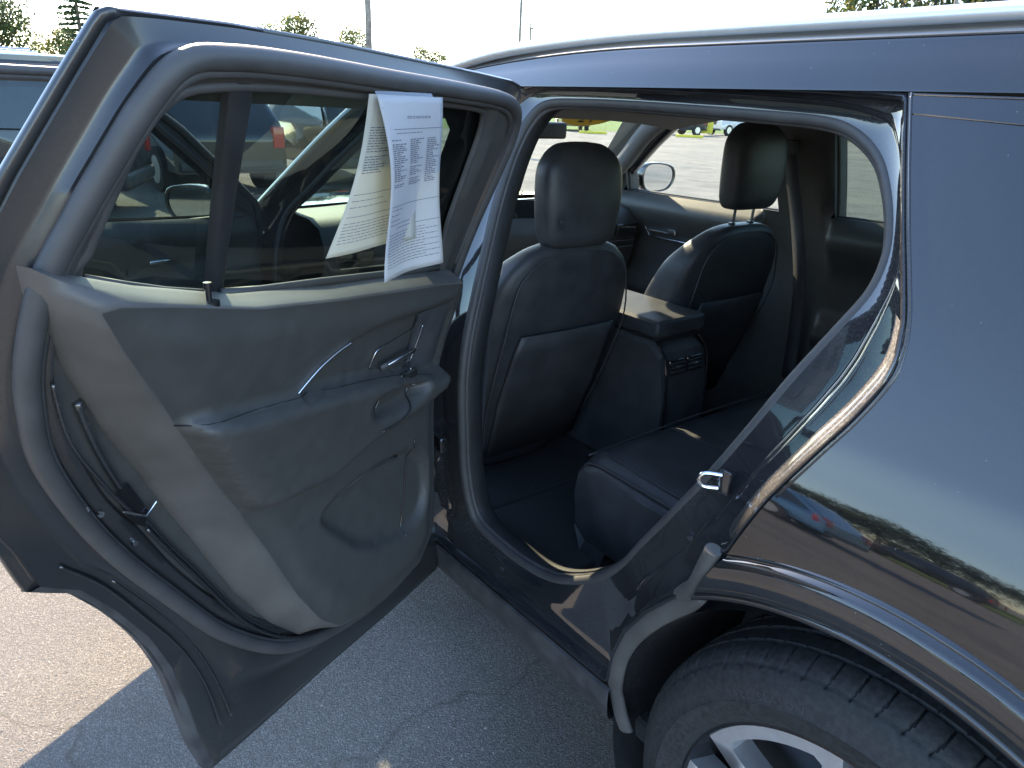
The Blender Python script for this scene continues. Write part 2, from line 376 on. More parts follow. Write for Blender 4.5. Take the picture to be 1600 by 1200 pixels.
# ---- outlines in car side view (x rearwards, z up)
OPEN = [(-.045, 1.56), (.0, 1.575), (.22, 1.576), (.434, 1.574), (.6, 1.57), (.73, 1.565), (.85, 1.560), (.972, 1.55), (1.011, 1.461), (1.048, 1.38), (1.078, 1.317),
        (1.102, 1.263), (1.113, 1.215), (1.11, 1.179), (1.09, 1.125), (1.065, 1.075), (1.039, 1.023), (1.015, .973), (.992, .913), (.975, .865),
        (.952, .845), (.938, .803), (.921, .753), (.878, .707), (.825, .64), (.776, .559), (.746, .474), (.735, .42), (.734, .395), (.72, .381), (.6, .375), (.3, .360), (.0, .345), (-.05, .343), (-.05, .6), (-.05, .9), (-.06, 1.2), (-.055, 1.4)]
GASK = [(.101, 1.516), (.228, 1.522), (.387, 1.521), (.558, 1.517), (.702, 1.513), (.815, 1.508), (.877, 1.494), (.935, 1.459), (.974, 1.411), (1.002, 1.359), (1.014, 1.315), (1.011, 1.267),
        (.987, 1.209), (.95, 1.125), (.913, 1.03), (.869, .932), (.81, .828), (.743, .72), (.691, .635), (.612, .553), (.479, .467), (.354, .436), (.215, .435), (.135, .461), (.104, .58),
        (.100, .734), (.098, .912), (.086, 1.052), (.066, 1.171), (.044, 1.291), (.034, 1.404), (.050, 1.48)]
CEN = (.47, .98); NS = 420
rO = star(OPEN, CEN, NS); rG = star(smoothpoly(GASK), CEN, NS)
def loopB(rr, off, c=CEN, side=0):
    n = len(rr); out = []
    for k in range(n):
        a = 2 * math.pi * k / n; o = off(k) if callable(off) else off
        out.append(B(c[0] + rr[k] * math.cos(a), c[1] + rr[k] * math.sin(a), o, side))
    return out
def mixr(t, a=rO, b=rG, d=0): return [x + (y - x) * t - d for x, y in zip(a, b)]
bf = lambda k: 1 - sst(-.93, -.55, math.sin(2 * math.pi * k / NS))     # the pressed step fades out along the sill
j = MB()
j.loft([loopB(mixr(0), .022), loopB(mixr(0, d=.001), .004), loopB(mixr(0, d=.006), .001), loopB(mixr(0, d=.011), .006), loopB(mixr(0, d=.014), .024), loopB(mixr(0, d=.02), .032),
        loopB(mixr(.40), lambda k: .036 + .004 * bf(k)), loopB(mixr(.46), lambda k: .040 + .003 * bf(k)), loopB(mixr(.52), lambda k: .056 - .011 * bf(k)), loopB(mixr(.60), lambda k: .061 - .012 * bf(k)), loopB(mixr(.97), .066), loopB(mixr(1.0, d=.0), .085), loopB(mixr(1.0, d=.012), .095)])
j.build('door_jamb', 'jamb', suv, angle=60)
j = MB(); j.loft([loopB(mixr(1, d=.010), .088), loopB(mixr(1, d=.013), .088), loopB(mixr(1, d=.017), .094), loopB(mixr(1, d=.018), .112), loopB(mixr(1, d=.010), .135), loopB(mixr(1, d=-.02), .15)])
j.build('opening_trim', 'sillplastic', suv, angle=60)
gk = smoothpoly(GASK, 5)
j = MB(); j.tube([B(p.x, p.y, .078) for p in gk], .0125, True, 12, up=(0, 1, 0)); j.tube([B(CEN[0] + (p.x - CEN[0]) * .982, CEN[1] + (p.y - CEN[1]) * .982, .088) for p in gk], .007, True, 8, up=(0, 1, 0))
j.build('weatherstrip', 'rubber', suv, angle=180)

# striker on the rear edge of the opening
sx, sz = .905, .945
j = MB(); c0 = B(sx, sz, .045)
j.tube(catmull([c0 + Vector((-.004, .0, -.014)), c0 + Vector((-.020, -.018, -.012)), c0 + Vector((-.026, -.024, .0)), c0 + Vector((-.020, -.018, .012)), c0 + Vector((.0, .0, .012))], 6), .0040, seg=10)
j.build('striker', 'chrome', suv)
j = MB(); j.box(c0 + Vector((-.010, .0, -.022)), c0 + Vector((.016, .005, .022)), .003); j.build('striker_plate', 'jamb', suv)
# jamb plugs and bolt heads
for (x, z, mt) in ((.88, .835, 'jamb'), (.30, .395, 'steel'), (.02, .95, 'jamb'), (.02, .60, 'jamb')):
    j = MB(); c = B(x, z, .036 if x > .5 else .05)
    j.tube([c, c + Vector((0, -.006, 0))], .008, seg=12); j.build('bolt_head', mt, suv)
# door hinges
for z in (.48, .86):
    j = MB(); c = Vector((.004, -.005, z)); j.tube([c + Vector((0, 0, -.04)), c + Vector((0, 0, .04))], .011, seg=12); j.box(c + Vector((-.05, .0, -.03)), c + Vector((.0, .014, .03)), .004)
    j.build('door_hinge', 'jamb', suv)
j = MB(); j.box((-.03, .0, .66), (.10, .02, .70), .006); j.build('door_check', 'steel', suv)

# ---- quarter panel (loft between shut line and the tail)
WC = (1.245, .33); AC = (1.235, .315)
LB = [(.975, .865), (.992, .913), (1.015, .973), (1.039, 1.023), (1.065, 1.075), (1.09, 1.125), (1.11, 1.179), (1.113, 1.215), (1.102, 1.263), (1.078, 1.317), (1.048, 1.38), (1.011, 1.461), (.972, 1.55)]
def arclen(P, n):
    P = [Vector((p[0], p[1])) for p in P]; d = [0]
    for a, b in zip(P, P[1:]): d.append(d[-1] + (b - a).length)
    out = []; k = 0
    for i in range(n):
        s = d[-1] * i / (n - 1)
        while k < len(P) - 2 and d[k + 1] < s: k += 1
        out.append(P[k].lerp(P[k + 1], (s - d[k]) / (d[k + 1] - d[k])))
    return out
nu, nv = 90, 70
Lc = arclen([Vector((p.x, p.y)) for p in catmull([(a, b, 0) for a, b in LB], 6)], nv)
Rc = arclen([(1.84, .40), (2.3, .45), (2.42, .9), (2.38, 1.2), (2.2, 1.545)], nv)
Bc = arclen([(AC[0] + .608 * math.cos(R(a)), AC[1] + .608 * math.sin(R(a))) for a in [115.3 - i * (115.3 - 8) / 60 for i in range(61)]], nu)
Bc[0] = Lc[0]; Rc[0] = Bc[-1]
Tc = arclen([(.972, 1.55), (1.12, 1.547), (1.5, 1.545), (2.2, 1.545)], nu)
def coons(nu, nv, Lc, Rc, Bc, Tc):
    G = []
    for i in range(nv):
        t = i / (nv - 1); row = []
        for k in range(nu):
            s = k / (nu - 1)
            p = Lc[i] * (1 - s) + Rc[i] * s + Bc[k] * (1 - t) + Tc[k] * t - (Lc[0] * (1 - s) * (1 - t) + Rc[0] * s * (1 - t) + Lc[-1] * (1 - s) * t + Rc[-1] * s * t)
            row.append(p)
        G.append(row)
    return G
Gq = coons(nu, nv, Lc, Rc, Bc, Tc)
for side in (0, 1):
    q = MB(); q.loft([[B(p.x, p.y, 0, side) for p in row] for row in Gq], closed=False); q.build('quarter_panel', 'paint', suv, fix=False, angle=180)
# seams of the quarter top trim
def strip_on(name, pts, r, mat, off=0.0, ry=None, up=(0, 0, 1), side=0):
    j = MB(); j.tube([B(p[0], p[1], off, side) for p in pts], r, seg=8, ry=ry, up=up); return j.build(name, mat, suv, angle=180)
strip_on('seam_strip', [(.975, 1.547), (1.12, 1.544), (1.5, 1.54), (2.1, 1.54)], .0013, 'liner', .0006)
strip_on('seam_strip', [(.987, 1.522), (1.133, 1.513), (1.5, 1.50), (2.1, 1.49)], .0013, 'liner', .0006)
strip_on('seam_strip', [(p.x + .004, p.y) for p in Lc[12:]], .0020, 'gloss', .0)
# dusty folded flange between the jamb and the quarter panel
j = MB(); fl = Lc[2:40]
j.loft([[B(p.x - .003, p.y, .003) for p in fl], [B(p.x - .016, p.y + .004, .010) for p in fl], [B(p.x - .032, p.y + .006, .030) for p in fl]], closed=False)
j.build('shut_flange', 'dusty', suv, fix=False)

# ---- rear wheel arch moulding (gloss black), arch edge seal, liner
PRF = [(.611, .004), (.609, -.010), (.6065, -.0135), (.603, -.0135), (.600, -.0205), (.597, -.0245), (.588, -.0268), (.575, -.0285), (.560, -.0285), (.549, -.0265), (.5445, -.0225), (.542, -.0250), (.536, -.0255), (.531, -.020), (.529, -.008), (.531, .05)]
def arch(name, cx, side, a0, a1, mat='gloss', cut=True):
    j = MB(); loops = []; N = 110
    for (r, y) in PRF:
        s = a0 + ((.608 - r) / .079 * 10.5 if cut else 0); row = []
        for i in range(N):
            a = R(s + (a1 - s) * i / (N - 1)); x = cx + r * math.cos(a); z = AC[1] + r * math.sin(a)
            yy = y if side == 0 else 2 - y; row.append(Vector((x, yy, z)))
        loops.append(row)
    j.loft(loops, closed=False); return j.build(name, mat, suv, fix=False, angle=60)
arch('wheel_arch_moulding', AC[0], 0, 115, 5); arch('wheel_arch_moulding', AC[0], 1, 115, 5)
# end cap of the moulding at the shut line
j = MB(); a_ = [(AC[0] + r * math.cos(R(115 + (.608 - r) / .079 * 10.5)), y, AC[1] + r * math.sin(R(115 + (.608 - r) / .079 * 10.5))) for r, y in PRF[1:-1]]
j.loft([a_, [(x, .03, z) for x, y, z in a_]], closed=False); j.build('moulding_end', 'cladding', suv, fix=False)
AS = [(.945, .842), (.938, .803), (.921, .753), (.878, .707), (.825, .64), (.776, .559), (.744, .474), (.732, .391), (.739, .355), (.749, .318), (.764, .283)]
asp = catmull([(a, b, 0) for a, b in AS], 8)
def tw(p, d):
    v = Vector((WC[0] - p.x, WC[1] - p.y)).normalized(); return (p.x + v.x * d, p.y + v.y * d)
lo = [p for p in asp if p.y < .765]
j = MB(); j.tube([B(*tw(p, .012), .014) for p in lo], [.012 + .008 * sst(0, 8, i) for i in range(len(lo))], seg=12, ry=.010, up=(0, 1, 0)); j.build('arch_edge_seal', 'rubberdust', suv, angle=180)
j = MB(); j.tube([B(.952, .862, -.004), B(.945, .835, .0), B(.934, .800, .004), B(.922, .765, .008), B(.905, .742, .013), B(.885, .722, .016)], [.014, .0155, .0155, .016, .017, .012], seg=16, up=(0, 1, 0)); j.build('seal_end', 'rubberdust', suv, angle=60)
def liner(cx, side, a0, a1, r0=.535):
    j = MB(); N = 60; loops = []
    for (r, y) in ((r0, .04), (r0 - .005, .06), (r0 - .02, .2), (r0 - .03, .42), (.05, .43)):
        loops.append([Vector((cx + r * math.cos(R(a0 + (a1 - a0) * i / (N - 1))), y if side == 0 else 2 - y, AC[1] + r * math.sin(R(a0 + (a1 - a0) * i / (N - 1))))) for i in range(N)])
    j.loft(loops, closed=False); return j.build('wheel_well_liner', 'liner', suv, fix=False, angle=60)
liner(AC[0], 0, 205, -10, .492); liner(AC[0], 1, 190, -10, .528)

# ---- rocker: painted step, cladding
def rock(side):
    j = MB(); rows = []
    for (z, o) in ((.347, .012), (.343, .004), (.341, .004)): rows.append([B(x, z + .05 * max(0, x), o, side) for x in [-1.28 + i * (.735 + 1.28) / 40 for i in range(41)]])
    j.loft(rows, closed=False); j.build('rocker_panel', 'paint', suv, fix=False, angle=50)
    j = MB(); rows = []
    for (z, o) in ((.342, .003), (.338, -.004), (.30, -.008), (.262, -.008), (.250, .0), (.245, .03), (.25, .3)): rows.append([B(x, z + (.05 if z > .33 else .058) * max(0, x), o, side) for x in [-1.28 + i * (.742 + 1.28) / 40 for i in range(41)]])
    j.loft(rows, closed=False); j.build('rocker_cladding', 'cladding', suv, fix=False, angle=50)
rock(0); rock(1)
j = MB(); j.box((-2.7, .15, .12), (2.3, 1.85, .20), .03); j.build('underbody', 'liner', suv)
j = MB(); j.box((-1.35, .10, .21), (2.2, 1.90, .27), .02); j.box((-.72, .12, .25), (-.10, .94, .29), .02); j.box((-.1, .16, .24), (.30, .90, .285), .015)
j.build('carpet_floor', 'fabric', suv)

# ---- roof with cant rail, drip line and rails
def drop(x): return -.055 * max(0, (.45 - x) / .75) ** 2 if x < .45 else (-.02 * max(0, (x - 1.2)) ** 2)
CR = [(1.552, 0), (1.556, -.001), (1.60, 0), (1.622, 0), (1.628, -.003), (1.634, .0), (1.640, .006), (1.66, .0), (1.675, .0)]
xs = [-.72 + i * .04 for i in range(76)]
rows = []
for z, o in CR:
    rows.append([B(min(x, 2.25), z + drop(x) * sst(1.54, 1.62, z), o) for x in xs])
for yy, z in ((.52, 1.690), (.64, 1.698), (.8, 1.703), (1.0, 1.705)): rows.append([Vector((x, yy + (.10 * max(0, x - 1.5) ** 2 if yy < 1 else 0), z + drop(x))) for x in xs])
rows += [[Vector((v.x, 2 - v.y, v.z)) for v in r_] for r_ in rows[-2::-1]]
j = MB(); j.loft(rows, closed=False); j.build('roof', 'paint', suv, fix=False, angle=60)
j = MB(); j.loft([[Vector((x, y, 1.60 + drop(x) - .10 * abs(y - 1) ** 3)) for x in xs] for y in [.30 + i * .1 for i in range(15)]], closed=False); j.build('headliner', 'headliner', suv, fix=False)
for side in (0, 1):
    j = MB(); pts = []
    for i in range(50):
        x = -.30 + i * .052; e = sst(-.32, -.05, x) * (1 - sst(2.05, 2.25, x)); pts.append(B(x, 1.645 + drop(x) + .013 * e, -.008, side))
    j.tube(pts, .016, seg=16, ry=.0145, up=(0, 0, 1)); j.build('roof_rail', 'railmetal', suv, angle=180)
    strip_on('roof_seal', [(x, 1.6285 + drop(x)) for x in xs if x < 2.2], .0022, 'rubber', -.003, side=side)
    # dark side header above the doors
    j = MB(); j.loft([[B(x, 1.552, .002, side) for x in xs[:30]], [B(x, 1.550, .05, side) for x in xs[:30]], [B(x, 1.53, .09, side) for x in xs[:30]], [B(x, 1.56, .2, side) for x in xs[:30]]], closed=False)
    j.build('roof_side_header', 'jamb', suv, fix=False)

# ---- pillars, front opening, windscreen
def prism(path, w, d, name, mat, parent=None):
    j = MB(); j.tube(path, w, seg=4, ry=d, up=(0, 1, 0)); return j.build(name, mat, parent or suv, smooth=False)
for side in (0, 1):
    # A pillar from the cowl up to the roof
    j = MB(); path = catmull([B(-1.46, 1.0, .03, side), B(-1.15, 1.21, .03, side), B(-.88, 1.40, .03, side), B(-.66, 1.52, .03, side), B(-.40, 1.58, .03, side)], 8)
    j.tube(path, .035, seg=12, ry=.04, up=(0, 1, 0)); j.build('front_pillar', 'paint', suv, angle=180)
    j = MB(); path = catmull([B(-1.40, 1.06, .12, side), B(-1.10, 1.25, .115, side), B(-.86, 1.43, .11, side), B(-.6, 1.545, .11, side), B(-.3, 1.56, .13, side)], 8)
    j.tube(path, .045, seg=12, ry=.035, up=(0, 1, 0)); j.build('pillar_trim', 'headliner' if side else 'plastic', suv, angle=180)
# B pillar, driver's side: glossy outer applique, jamb face, inner trim with belt
def colz(zs, f): return [f(z) for z in zs]
zs = [.34 + i * (1.56 - .34) / 30 for i in range(31)]
gx = lambda z: (.10 if z < .95 else .10 - (z - .95) * .16 if z < 1.35 else .036 + (z - 1.35) * .22) - .02
j = MB(); j.loft([[B(-.115, z, .075) for z in zs], [B(-.105, z, .03) for z in zs], [B(-.085, z, .022) for z in zs], [B(-.05, z, .02) for z in zs]], closed=False)
j.build('middle_pillar', 'jamb', suv, fix=False, angle=60)
j = MB(); j.loft([[B(-.13, z, .08) for z in zs], [B(-.125, z, .12) for z in zs], [B(gx(z) - .06, z, .125) for z in zs], [B(gx(z) - .01, z, .10) for z in zs]], closed=False)
j.build('middle_pillar_trim', 'plastic', suv, fix=False, angle=60)
j = MB(); j.box((-.125, .09, .30), (-.045, .235, .93), .02); j.build('belt_pillar_cover', 'plastic', suv)
# front door opening jamb
FO = [(-.115, 1.555), (-.5, 1.57), (-.66, 1.54), (-.86, 1.42), (-1.1, 1.26), (-1.30, 1.12), (-1.33, .95), (-1.33, .4), (-1.30, .345), (-.6, .345), (-.115, .345), (-.105, .9)]
FG = [(-.16, 1.51), (-.48, 1.52), (-.62, 1.50), (-.82, 1.37), (-1.05, 1.20), (-1.20, 1.08), (-1.22, .9), (-1.22, .55), (-1.16, .45), (-.6, .43), (-.24, .44), (-.17, .6)]
FC = (-.66, .95); fo = star(FO, FC, 200); fg = star(smoothpoly(FG), FC, 200)
j = MB(); j.loft([loopB(fo, .0, FC), loopB([a - .014 for a in fo], .02, FC), loopB([a * .5 + b * .5 for a, b in zip(fo, fg)], .04, FC), loopB(fg, .07, FC), loopB([a - .03 for a in fg], .09, FC)])
j.build('front_door_jamb', 'jamb', suv, angle=60)
j = MB(); j.tube([B(p.x, p.y, .078) for p in smoothpoly(FG, 4)], .012, True, 10, up=(0, 1, 0)); j.build('weatherstrip', 'rubber', suv, angle=180)
j = MB(); j.box((-1.345, .0, .32), (-1.285, .06, 1.05), .008); j.build('hinge_gap_blocker', 'rubber', suv)  # added strip, blocks sunlight leaking through the front door's hinge gap
j = MB(); j.box((-1.46, .08, .20), (-1.40, 1.92, 1.02), .01); j.build('firewall', 'liner', suv)
j = MB(); j.box((-1.66, .13, .98), (-1.44, 1.87, 1.045), .012); j.build('cowl_panel', 'cladding', suv)
# windscreen
ws = []
for i in range(9):
    t = i / 8; y0 = .33 - .22 * t; row = []
    for k in range(15):
        s = k / 14; y = y0 + (2 - 2 * y0) * s; bow = .10 * (1 - (2 * s - 1) ** 2)
        row.append(Vector((-.75 - .80 * t - bow * .6, y, 1.585 - .52 * t + .02 * (1 - (2 * s - 1) ** 2))))
    ws.append(row)
j = MB(); j.loft(ws, closed=False); j.build('windscreen', 'glass_clear', suv, fix=False, angle=180)
# interior mirror
j = MB(); j.box((-.86, .94, 1.385), (-.82, 1.175, 1.45), .015); j.tube([(-.85, 1.05, 1.44), (-.90, 1.03, 1.53)], .01); j.build('rear_view_mirror', 'plastic', suv)
# hood, fenders, nose
hood = [[Vector((-1.56 - 1.2 * t, y, 1.055 + .02 * (1 - ((y - 1) / .8) ** 2) - .10 * t ** 1.6)) for y in [.16 + k * .12 for k in range(15)]] for t in [i / 10 for i in range(11)]]
hood += [[Vector((-2.86, v.y, .82)) for v in hood[-1]], [Vector((-2.9, v.y, .45)) for v in hood[-1]], [Vector((-2.84, v.y, .18)) for v in hood[-1]]]
j = MB(); j.loft(hood, closed=False); j.build('hood', 'paint', suv, fix=False, angle=50)
WF = -1.98
for side in (0, 1):
    FP = [(-1.34, .25), (-1.34, .98), (-1.46, 1.03), (-2.0, 1.0), (-2.6, .93), (-2.8, .85), (-2.86, .5), (-2.8, .2), (-2.55, .22)] + [(WF + .53 * math.cos(R(a)), AC[1] + .53 * math.sin(R(a))) for a in range(190, -11, -10)]
    v, f = sheet(FP, [], .06); mesh('front_fender', [B(a, b, .0, side) for a, b in v], f, 'paint', suv, angle=180)
    liner(WF, side, 190, -10)
    j = MB(); j.loft([[B(-1.46 - 1.2 * t, 1.03 - .1 * t, .0, side) for t in (0, .25, .5, .75, 1)], [Vector((-1.56 - 1.2 * t, .16 if side == 0 else 1.84, 1.045 - .10 * t ** 1.6)) for t in (0, .25, .5, .75, 1)]], closed=False); j.build('hood_edge', 'paint', suv, fix=False)
j = MB(); j.box((-2.93, .35, .5), (-2.87, 1.65, .74), .03); j.build('grille', 'plastic', suv)
for y in (.28, 1.72):
    j = MB(); j.box((-2.90, y - .16, .76), (-2.80, y + .16, .84), .02); j.build('headlight', 'clearlens', suv)
# tail
j = MB(); rows = []
for z, x in ((.2, 2.28), (.5, 2.42), (.9, 2.44), (1.15, 2.40), (1.55, 2.22), (1.70, 2.1)):
    rows.append([Vector((x + .05 * (1 - ((y - 1) / .95) ** 2), y, z)) for y in [.09 + .35 * sst(1.1, 1.7, z) + k * (1.82 - .7 * sst(1.1, 1.7, z)) / 10 for k in range(11)]])
j.loft(rows, closed=False); j.build('tailgate', 'paint', suv, fix=False)

# ---- passenger side: doors seen from the inside (closed)
def belt(x): return 1.145 + .02 * sst(-.4, 1.0, x)
RWF = [(-1.11, 1.13), (-1.09, 1.30), (-1.0, 1.365), (-.80, 1.475), (-.72, 1.495), (-.24, 1.49), (-.21, 1.14)]
RWR = [(.02, 1.15), (.03, 1.47), (.5, 1.48), (.82, 1.46), (.93, 1.38), (1.0, 1.22), (1.0, 1.17)]
outer = [(-1.34, .34), (-1.34, 1.06), (-1.0, 1.40), (-.72, 1.55), (.97, 1.55), (1.11, 1.2), (.975, .865), (.86, .70), (.74, .45), (.73, .34)]
v, f = sheet(outer, [RWF, RWR], .05); mesh('passenger_side_doors', [B(a, b, 0, 1) for a, b in v], f, 'paint', suv, angle=180)
inn = [(-1.45, .26), (-1.45, 1.1), (-1.0, 1.50), (-.72, 1.58), (1.2, 1.58), (1.2, .26)]
def card_off(x, z):
    o = .085
    if z < belt(x) + .001: o += .095 * max(0, min(1, (belt(x) - z) / .07)) ** .8 * (1 - .5 * sst(.10, .25, belt(x) - z))
    o += .05 * sst(.78, .72, z) * sst(.62, .70, z) * 1.0 + .035 * sst(.70, .66, z)
    if -.28 < x < .02: o = .11 + .03 * sst(1.3, .7, z)
    return o
v, f = sheet(inn, [RWF, RWR], .022); mesh('passenger_side_trim', [B(a, b, card_off(a, b), 1) for a, b in v], f, 'softtop', suv, angle=180)
for nm, W in (('front', RWF), ('rear', RWR)):
    v, f = sheet(W, [], .1); mesh('side_window', [B(a, b, .03, 1) for a, b in v], f, 'glass_clear' if nm == 'front' else 'glass_tint', suv, angle=180)
    j = MB(); W2 = W; j.loft([[B(a, b, .0, 1) for a, b in W2], [B(a, b, .085, 1) for a, b in W2]]); j.tube([B(a, b, .06, 1) for a, b in resample(W2, .05)], .008, True, 8); j.build('window_frame', 'rubber', suv, smooth=False)
j = MB(); j.tube([B(x, z, .145, 1) for x, z in [(-1.25, 1.10), (-1.05, 1.075), (-.85, 1.05), (-.6, 1.01), (-.45, .95)]], .005, seg=8); j.build('chrome_accent', 'chrome', suv)
hb = [(-.98, 1.02), (-.92, .93), (-.62, .93), (-.60, .95), (-.66, 1.0), (-.9, 1.04)]
v, f = sheet(hb, [], .02); mesh('handle_bezel', [B(a, b, .150 - .0 * a, 1) for a, b in v], f, 'plastic', suv, angle=180)
j = MB(); j.tube([B(a, b, .153, 1) for a, b in hb[:4]], .003, seg=8); j.build('bezel_rim', 'chrome', suv)
j = MB(); p0 = B(-.83, .96, .16, 1); j.box(p0 + Vector((-.09, -.012, -.007)), p0 + Vector((.08, .008, .006)), .005); j.box(p0 + Vector((.04, -.014, -.004)), p0 + Vector((.09, .008, .022)), .006); j.build('inner_handle', 'chrome', suv)
j = MB(); p0 = B(.30, 1.05, .15, 1); j.box(p0 + Vector((-.09, -.012, -.007)), p0 + Vector((.08, .008, .006)), .005); j.build('inner_handle', 'chrome', suv)
# passenger seat belt and its pillar cover
def ribbon(pts, wdir, w, name, mat):
    P = catmull(pts, 6); j = MB(); wd = Vector(wdir).normalized() * w / 2
    j.loft([[p - wd for p in P], [p + wd for p in P]], closed=False); o = j.build(name, mat, suv, fix=False)
    md = o.modifiers.new('thick', 'SOLIDIFY'); md.thickness = .0015; return o
M['webbing'] = simple('belt_webbing', (.05, .05, .055), .7, .2, 200, .6, 1500)
ribbon([B(-.11, 1.40, .17, 1), B(-.10, 1.30, .18, 1), B(-.06, 1.1, .22, 1), B(.0, .85, .28, 1), B(.02, .5, .26, 1)], (1, 0, .1), .055, 'seat_belt', 'webbing')
ribbon([B(-.10, 1.40, .19, 0), B(-.10, 1.2, .21, 0), B(-.05, .9, .25, 0), B(-.04, .5, .2, 0)], (1, 0, .1), .05, 'seat_belt', 'webbing')
j = MB(); p0 = B(-.11, 1.40, .16, 1); j.box(p0 + Vector((-.03, -.02, -.02)), p0 + Vector((.03, .01, .03)), .008); j.build('belt_guide', 'plastic', suv)

# ---- passenger door mirror
def mirror(parent, base, dy, nm='door_mirror', tilt=0.0):
    """rounded housing whose glass faces rearwards"""
    s = 1 if dy > 0 else -1
    j = MB(); loops = []
    out = [(0, .0), (.03, -.045), (.10, -.058), (.19, -.050), (.235, -.02), (.25, .02), (.235, .062), (.19, .082), (.10, .092), (.03, .085), (0, .05)]
    out = smoothpoly(out, 3)
    for (x, k) in ((.0, .90), (.004, .97), (.002, 1.0), (-.03, 1.0), (-.07, .9), (-.10, .7), (-.115, .4), (-.12, .1)):
        loops.append([base + Vector((x, s * (.125 + (p.x - .125) * k + .0), .015 + (p.y - .015) * k)) for p in out])
    j.loft(loops); j.box(base + Vector((-.06, -.08 if s > 0 else -.02, -.03)), base + Vector((-.01, .02 if s > 0 else .08, .03)), .012)
    h = j.build(nm, 'paint', parent, angle=60)
    j = MB(); gl = [base + Vector((-.004, s * (.125 + (p.x - .125) * .92), .015 + (p.y - .015) * .92)) for p in out]
    j.add(gl, [tuple(range(len(gl)))]); 
    return h, j
M['mirror'] = simple('mirror_glass', (.82, .84, .85), .02, .02, 5, metal=1.0, rv=0)
h, jm = mirror(suv, Vector((-1.13, 1.985, 1.165)), 1)
jm.build('mirror_glass', 'mirror', h, smooth=False)

# ---- dashboard and steering wheel
j = MB(); rows = []
for x, z in ((-1.52, 1.03), (-1.35, 1.075), (-1.1, 1.075), (-1.0, 1.05), (-.96, .98), (-.98, .86), (-1.02, .70), (-1.15, .45)):
    rows.append([Vector((x + .03 * math.cos((y - 1) * 3), y, z + .02 * math.exp(-((y - .57) / .22) ** 2))) for y in [.17 + k * .0691 for k in range(25)]])
j.loft(rows, closed=False); j.build('dashboard', 'softtop', suv, fix=False, angle=60)
for y0, y1 in ((.20, .36), (.72, .88), (1.12, 1.28), (1.66, 1.8)): j = MB(); j.box((-.975, y0, .93), (-.955, y1, .99), .006); j.build('dash_vent', 'gloss', suv)
for z in (.905, .875): j = MB(); j.box((-.975, .22, z), (-.962, 1.78, z + .006), .001); j.build('dash_trim', 'chrome', suv)
j = MB(); j.box((-1.0, .38, 1.0), (-.97, 1.25, 1.13), .01); j.build('display_screen', 'carglass', suv)
j = MB(); c = Vector((-.74, .57, .95)); ax = Vector((.85, 0, .53)).normalized(); u = Vector((0, 1, 0)); vv = ax.cross(u)
j.tube([c + (u * math.cos(a) + vv * math.sin(a)) * .19 for a in [i * math.pi / 20 for i in range(40)]], .016, True, 12)
for a in (0, math.pi, -math.pi / 2): j.tube([c, c + (u * math.cos(a) + vv * math.sin(a)) * .185 ], .02, seg=8)
j.tube([c - ax * .03, c + ax * .02], .065, seg=20); j.build('steering_wheel', 'leather', suv)

# ---- seats
def blob(levels, name, mat, parent, n=36, ex=3.0, cap=True):
    """levels: (z, xcentre, ycentre, half depth x, half width y, bolster)"""
    L = []
    for i in range(len(levels) - 1):
        a, b = levels[i], levels[i + 1]
        for k in range(4): L.append([a[q] + (b[q] - a[q]) * k / 4 for q in range(6)])
    L.append(levels[-1]); loops = []
    # smooth the level values a little
    for _ in range(2): L = [L[0]] + [[(L[i - 1][q] + 2 * L[i][q] + L[i + 1][q]) / 4 for q in range(6)] for i in range(1, len(L) - 1)] + [L[-1]]
    for (z, xc, yc, hx, hy, bo) in L:
        row = []
        for k in range(n):
            a = 2 * math.pi * k / n; c_, s_ = math.cos(a), math.sin(a)
            x = hx * math.copysign(abs(c_) ** (2 / ex), c_); y = hy * math.copysign(abs(s_) ** (2 / ex), s_)
            if x < 0: x -= bo * (y / hy) ** 4
            row.append((xc + x, yc + y, z))
        loops.append(row)
    j = MB(); j.loft(loops, caps=True); return j.build(name, mat, parent, angle=180 if cap else 60)
